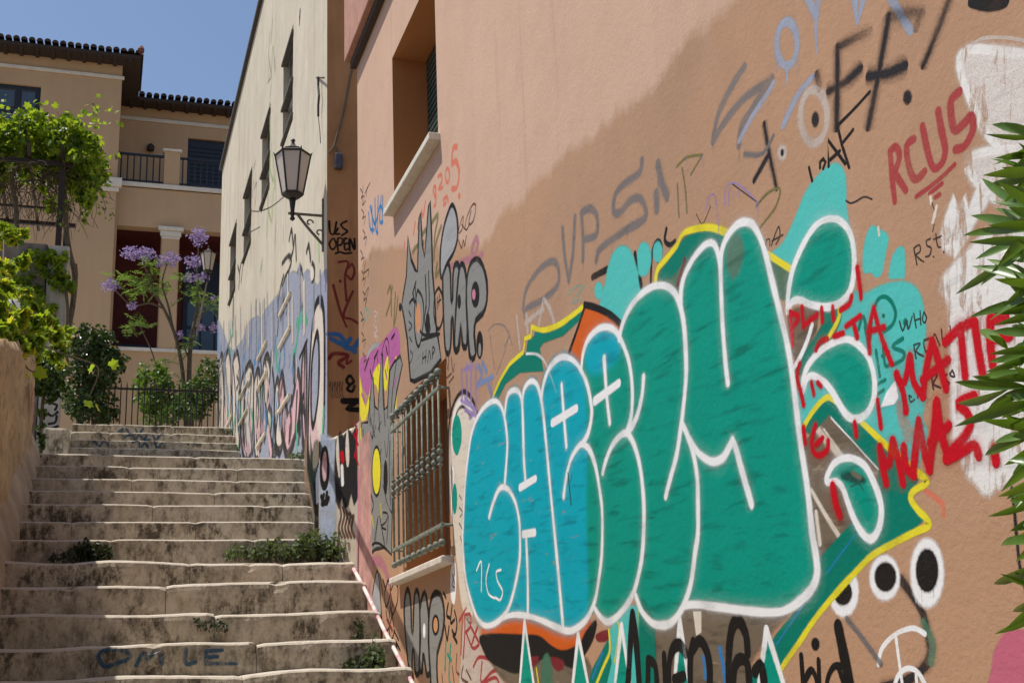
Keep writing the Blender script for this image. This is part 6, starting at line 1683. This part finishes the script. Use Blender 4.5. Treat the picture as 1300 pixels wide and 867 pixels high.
def shrub(name, label, blobs, count, size, mats, stems, shape=OVAL, mix=None, cat='shrub'):
    base = stems[0][0]
    s_ = empty(name, base, label, cat)
    mb = MB(); cloud(mb, blobs, count, size, shape, mix=mix or (lambda: 0)); mb.build('foliage', mats, s_)
    mb = MB()
    for st in stems: mb.tube(smooth_pts([tuple(p) for p in st]), [0.022] * 1 + [0.016] * (len(smooth_pts([tuple(p) for p in st])) - 1), 6)
    mb.build('stem', BARK, s_)
    return s_
G0 = Z_TERR - 0.012
def stems_for(px, Y, tops):
    b0 = Vector((atY(px, 540, Y).x, Y, G0))
    return [[b0, b0.lerp(atY(a, c, Y), 0.5) + Vector((0.03, 0, 0)), atY(a, c, Y)] for a, c in tops]
shrub('dark_shrub', 'dark glossy shrub beside the pale post with a few rust coloured leaves', [px_blob(112, 430, 18.0, 26, 24, 0.5), px_blob(118, 470, 18.0, 32, 32, 0.55), px_blob(108, 510, 17.9, 26, 28, 0.5), px_blob(140, 465, 18.0, 20, 20, 0.4), px_blob(132, 440, 18.1, 16, 18, 0.4), px_blob(130, 520, 17.9, 20, 16, 0.4)], 4200, 0.068, [SHR, SHRM, RUST], stems_for(118, 18.0, ((110, 440), (125, 460), (140, 450))), mix=lambda: random.choices((0, 1, 2), (0.77, 0.22, 0.01))[0])
shrub('bright_shrub', 'bright light green shrub behind the iron fence', [px_blob(196, 485, 20.0, 22, 24, 0.5), px_blob(200, 515, 20.0, 24, 22, 0.5)], 1700, 0.07, [SHRB, SHRM], stems_for(198, 20.0, ((196, 480), (205, 490))), mix=lambda: 0 if random.random() < 0.8 else 1)
shrub('leafy_shrub', 'mid green leafy shrub behind the fence under the jacaranda', [px_blob(240, 505, 19.6, 26, 28, 0.5), px_blob(262, 490, 19.6, 18, 36, 0.5), px_blob(222, 520, 19.4, 18, 16, 0.4), px_blob(250, 520, 19.3, 26, 16, 0.4)], 2600, 0.055, [SHRM, SHR, SHRB], stems_for(245, 19.6, ((240, 490), (262, 470))), mix=lambda: random.choices((0, 1, 2), (0.6, 0.25, 0.15))[0])
# ---- jacaranda
YJ = 20.6
jb = Vector((atY(240, 540, YJ).x, YJ, G0))
jac = empty('jacaranda_tree', jb, 'slender jacaranda tree with purple flower clusters behind the fence', 'tree')
mb = MB()
def limb(pts, r0, r1, dy=0.0):
    P = smooth_pts([tuple(atY(a, c, YJ + dy)) if not isinstance(a, Vector) else tuple(a) for a, c in pts])
    mb.tube(P, [r0 + (r1 - r0) * i / (len(P) - 1) for i in range(len(P))], 7)
limb([(236, 545), (234, 500), (230, 460), (222, 425), (208, 392), (196, 372), (186, 345), (182, 330)], 0.040, 0.014)
limb([(220, 420), (214, 390), (206, 360), (212, 335)], 0.022, 0.010)
limb([(208, 392), (190, 385), (168, 388), (150, 372), (142, 365)], 0.018, 0.008)
limb([(243, 545), (240, 480), (243, 430), (250, 390), (250, 350), (252, 310)], 0.050, 0.012)
limb([(246, 410), (258, 400), (268, 385)], 0.016, 0.008)
limb([(214, 540), (204, 485), (192, 445), (178, 415)], 0.018, 0.008)
limb([(241, 460), (234, 440), (230, 425)], 0.014, 0.007)
mb.build('trunk', BARK, jac)
def frond(mb, p, d, L):
    """bipinnate feather leaf"""
    d = d.normalized(); side = d.cross(Vector((0, 0, 1)))
    if side.length < 0.1: side = Vector((1, 0, 0))
    side.normalize(); n = 9
    for i in range(n):
        t = (i + 1) / n
        q = p + d * L * t + Vector((0, 0, -0.22 * L * t * t))
        w = 0.34 * L * math.sin(0.25 + 2.6 * t)
        for s_ in (-1, 1):
            tip = (side * s_ + d * 0.55 + Vector((0, 0, -0.15))).normalized()
            add_leaf(mb, q, (Vector((0, 0, 1)) + rdir() * 0.25).normalized(), tip, max(0.03, w), LANCE, 0.1)
mb = MB()
for a, c, ra, rc, n in ((182, 363, 26, 14, 34), (173, 415, 17, 9, 22), (252, 376, 18, 14, 26), (192, 338, 13, 6, 14), (206, 367, 14, 10, 14), (238, 438, 12, 8, 14), (266, 391, 10, 8, 12), (205, 458, 10, 5, 6), (212, 470, 14, 8, 8), (160, 352, 12, 8, 10), (225, 352, 10, 8, 8)):
    for _ in range(n):
        p = atY(a + random.gauss(0, ra * 0.4), c + random.gauss(0, rc * 0.4), YJ + random.uniform(-0.35, 0.35))
        frond(mb, p, rdir(0.25), random.uniform(0.16, 0.32))
mb.build('crown', JAC, jac)
for a, c, ra, rc, n in ((167, 321, 13, 8, 150), (184, 322, 13, 9, 160), (217, 328, 12, 8, 140), (204, 333, 7, 5, 50), (140, 363, 11, 8, 130), (168, 388, 5, 4, 40), (252, 300, 11, 11, 190), (246, 332, 12, 8, 110), (241, 352, 9, 6, 80), (258, 352, 10, 6, 90), (229, 424, 4, 5, 40), (255, 415, 5, 4, 40), (271, 415, 5, 6, 40), (272, 379, 4, 5, 30)):
    mb = MB()
    for _ in range(n):
        d = rdir()
        p = atY(a + d.x * ra * 1.25 * random.random() ** 0.6, c + d.z * rc * 1.25 * random.random() ** 0.6, YJ + d.y * 0.2)
        add_leaf(mb, p, rdir(), rdir(-0.3), random.uniform(0.035, 0.06), OVAL, 0.5)
    tag(mb.build('flower_cluster', PETAL, jac), kind='stuff')
# ---- weeds on the steps
def weed(px0, px1, py, h_px, Y, n, label, mat, size=0.028):
    c = atY((px0 + px1) / 2, py, Y)
    w = empty('weed_clump', c, label, 'weed', 'weeds growing on the steps')
    mb = MB(); st = MB()
    for k in range(n):
        a = random.uniform(px0, px1)
        hh = h_px * (0.35 + 0.65 * random.random()) * (1 - 0.5 * abs((a - (px0 + px1) / 2) / max(1, (px1 - px0) / 2)) ** 2)
        yy = Y + random.uniform(-0.05, 0.10)
        p0 = atY(a, py, yy); p1 = atY(a + random.uniform(-6, 6), py - hh, yy + random.uniform(-0.04, 0.05))
        st.tube([p0 - Vector((0, 0, 0.02)), p0.lerp(p1, 0.5) + rdir() * 0.01, p1], [0.0028, 0.002, 0.001], 4, False)
        for i in range(7):
            q = p0.lerp(p1, (i + 1) / 7) + rdir() * 0.012
            add_leaf(mb, q, rdir(0.7), rdir(0.1), size * random.uniform(0.6, 1.3), OVAL)
    mb.build('leaves', mat, w); tag(st.build('stems', TWIG, w), kind='stuff')
L4 = STEPS[4][0] + 0.26
weed(285, 330, 708, 18, L4, 26, 'low pale weeds on the landing before the flight of narrow steps', WEED)
weed(322, 378, 709, 26, L4 - 0.02, 60, 'broad weed tuft on the landing against the narrow flight', WEED)
weed(372, 418, 710, 40, L4 - 0.06, 70, 'tallest weed tuft in the corner of the landing below the low wall', WEED, 0.032)
weed(412, 446, 711, 36, L4 - 0.12, 52, 'weed tuft against the foot of the low painted wall', WEED)
weed(88, 140, 710, 26, L4 + 0.02, 60, 'dark shaded weed tuft on the landing near the ochre wall', WEEDD, 0.03)
weed(66, 92, 712, 14, STEPS[4][0] + 0.06, 14, 'small dark weed at the landing edge in shade', WEEDD, 0.022)
weed(250, 290, 796, 12, STEPS[2][0] - 0.03, 20, 'mossy weed sprouting from a riser of the lower flight', WEEDD, 0.020)
weed(466, 484, 852, 44, STEPS[0][0] + 0.16, 34, 'ivy weed against the rose wall beside the painted conduit', WEED, 0.03)
weed(440, 478, 853, 18, STEPS[0][0] + 0.2, 26, 'low creeping weed on the lowest visible tread by the rose wall', WEEDD, 0.03)
weed(452, 462, 818, 34, STEPS[1][0] + 0.14, 18, 'thin weed at the end of a step by the rose wall', WEEDD, 0.024)
weed(368, 384, 582, 10, Y_TOP + 0.05, 16, 'tiny weed at the top of the narrow flight by the cream wall', WEED, 0.02)
# ---- oleander by the right edge
OLE = leaf_mat('oleander_leaf', (0.050, 0.125, 0.010), (0.110, 0.200, 0.016), 0.30, 0.34, 0.5)
def depth_at(px, py, f):      # a point a fraction f of the way from the eye to the rose wall
    w = atX(px, py, W1); return EYE + (w - EYE) * f
base = depth_at(1352, 400, 0.86)
ole = empty('oleander', (base.x, base.y, 0.0), 'oleander with long pointed green leaves in front of the limewash patches', 'plant')
mb = MB()
stm = [Vector((base.x + 0.02, base.y - 0.02, -0.02))] + [depth_at(a, c, 0.86) for a, c in ((1365, 800), (1350, 650), (1342, 480), (1338, 330), (1335, 215), (1330, 160))]
mb.tube(smooth_pts([tuple(p) for p in stm]), 0.008, 7)
mb.tube(smooth_pts([tuple(depth_at(a, c, 0.85)) for a, c in ((1352, 700), (1340, 600), (1325, 520), (1322, 470))]), 0.006, 6)
mb.build('stem', simple('oleander_stem', (0.13, 0.14, 0.05), 0.7), ole)
def big_leaf(root, tip, w, roll):
    d = tip - root; L = d.length; t = d.normalized()
    view = (root - EYE).normalized()
    n0 = (-view - t * (-view).dot(t)).normalized()
    s0 = t.cross(n0)
    n_ = (n0 * math.cos(roll) + s0 * math.sin(roll)).normalized(); s_ = t.cross(n_)
    prof = [(0, 0.08), (0.12, 0.45), (0.3, 0.85), (0.5, 1.0), (0.7, 0.82), (0.87, 0.42), (1.0, 0.02)]
    mb = MB()
    for u, v in prof:
        c = root + d * u + n_ * (0.06 * L * math.sin(u * 3.1)) + Vector((0, 0, -0.03 * L * u * u))
        mb.v += [c - s_ * (v * w) + n_ * (v * w * 0.35), c, c + s_ * (v * w) + n_ * (v * w * 0.35)]
    for i in range(len(prof) - 1):
        for k in range(2): mb.f.append((i * 3 + k, i * 3 + k + 1, (i + 1) * 3 + k + 1, (i + 1) * 3 + k)); mb.mi.append(0)
    mb.build('leaf', OLE, ole, True)
LEAVES = [((1259, 156), (1325, 172)), ((1262, 199), (1335, 192)), ((1247, 220), (1322, 218)), ((1272, 211), (1335, 224)), ((1246, 222), (1322, 276)), ((1280, 233), (1332, 268)), ((1232, 270), (1332, 296)), ((1222, 294), (1332, 290)), ((1229, 305), (1335, 306)), ((1238, 327), (1312, 306)), ((1213, 367), (1325, 305)),
          ((1233, 335), (1330, 366)), ((1262, 352), (1332, 358)), ((1230, 400), (1332, 376)), ((1262, 410), (1332, 398)), ((1243, 417), (1278, 440)), ((1260, 418), (1332, 424)), ((1255, 447), (1330, 445)), ((1255, 457), (1330, 452)), ((1251, 469), (1325, 446)), ((1245, 476), (1318, 474)), ((1212, 481), (1300, 492)), ((1215, 507), (1280, 494)),
          ((1255, 513), (1328, 482)), ((1211, 538), (1315, 508)), ((1244, 529), (1326, 546)), ((1250, 573), (1322, 548)), ((1279, 582), (1335, 596)), ((1266, 627), (1322, 604)), ((1270, 620), (1318, 590)), ((1282, 633), (1332, 640)), ((1282, 672), (1335, 656)), ((1270, 687), (1338, 688)), ((1289, 709), (1335, 690)), ((1261, 736), (1328, 712)), ((1285, 771), (1340, 748)), ((1270, 540), (1330, 530)), ((1274, 322), (1335, 330)), ((1268, 385), (1332, 386)), ((1285, 600), (1330, 575)), ((1280, 262), (1335, 280)), ((1262, 560), (1320, 552)), ((1276, 500), (1330, 510))]
for k, (a, c) in enumerate(LEAVES):
    fr = 0.86 + random.uniform(-0.02, 0.02)
    big_leaf(depth_at(c[0], c[1], fr), depth_at(a[0], a[1], min(0.94, fr + random.uniform(-0.10, 0.06))), random.uniform(0.0058, 0.0080), random.uniform(-0.6, 0.6))
for k, (a, c) in enumerate(LEAVES):
    fr = 0.86 + random.uniform(-0.03, 0.02)
    big_leaf(depth_at(c[0] + random.uniform(-4, 12), c[1] + random.uniform(-8, 8), fr), depth_at(a[0] + random.uniform(8, 38), a[1] + random.uniform(-16, 16), min(0.94, fr + random.uniform(-0.08, 0.05))), random.uniform(0.0055, 0.0075), random.uniform(-0.8, 0.8))
for k in range(75):
    py = 150 + 620 * random.random()
    rt = depth_at(1340 + random.uniform(-6, 8), py, 0.86)
    d = rdir(0.2); d.x = -abs(d.x) * 0.6; d.y = abs(d.y) * -1 if d.x > -0.2 else d.y
    tp = rt + d * random.uniform(0.08, 0.12)
    if tp.x > W1 - 0.03: tp.x = W1 - 0.03
    big_leaf(rt, tp, random.uniform(0.005, 0.007), random.uniform(-1, 1))
print('objects', len(bpy.data.objects), 'tris', sum(len(p.vertices) - 2 for o in bpy.data.objects if o.type == 'MESH' for p in o.data.polygons))
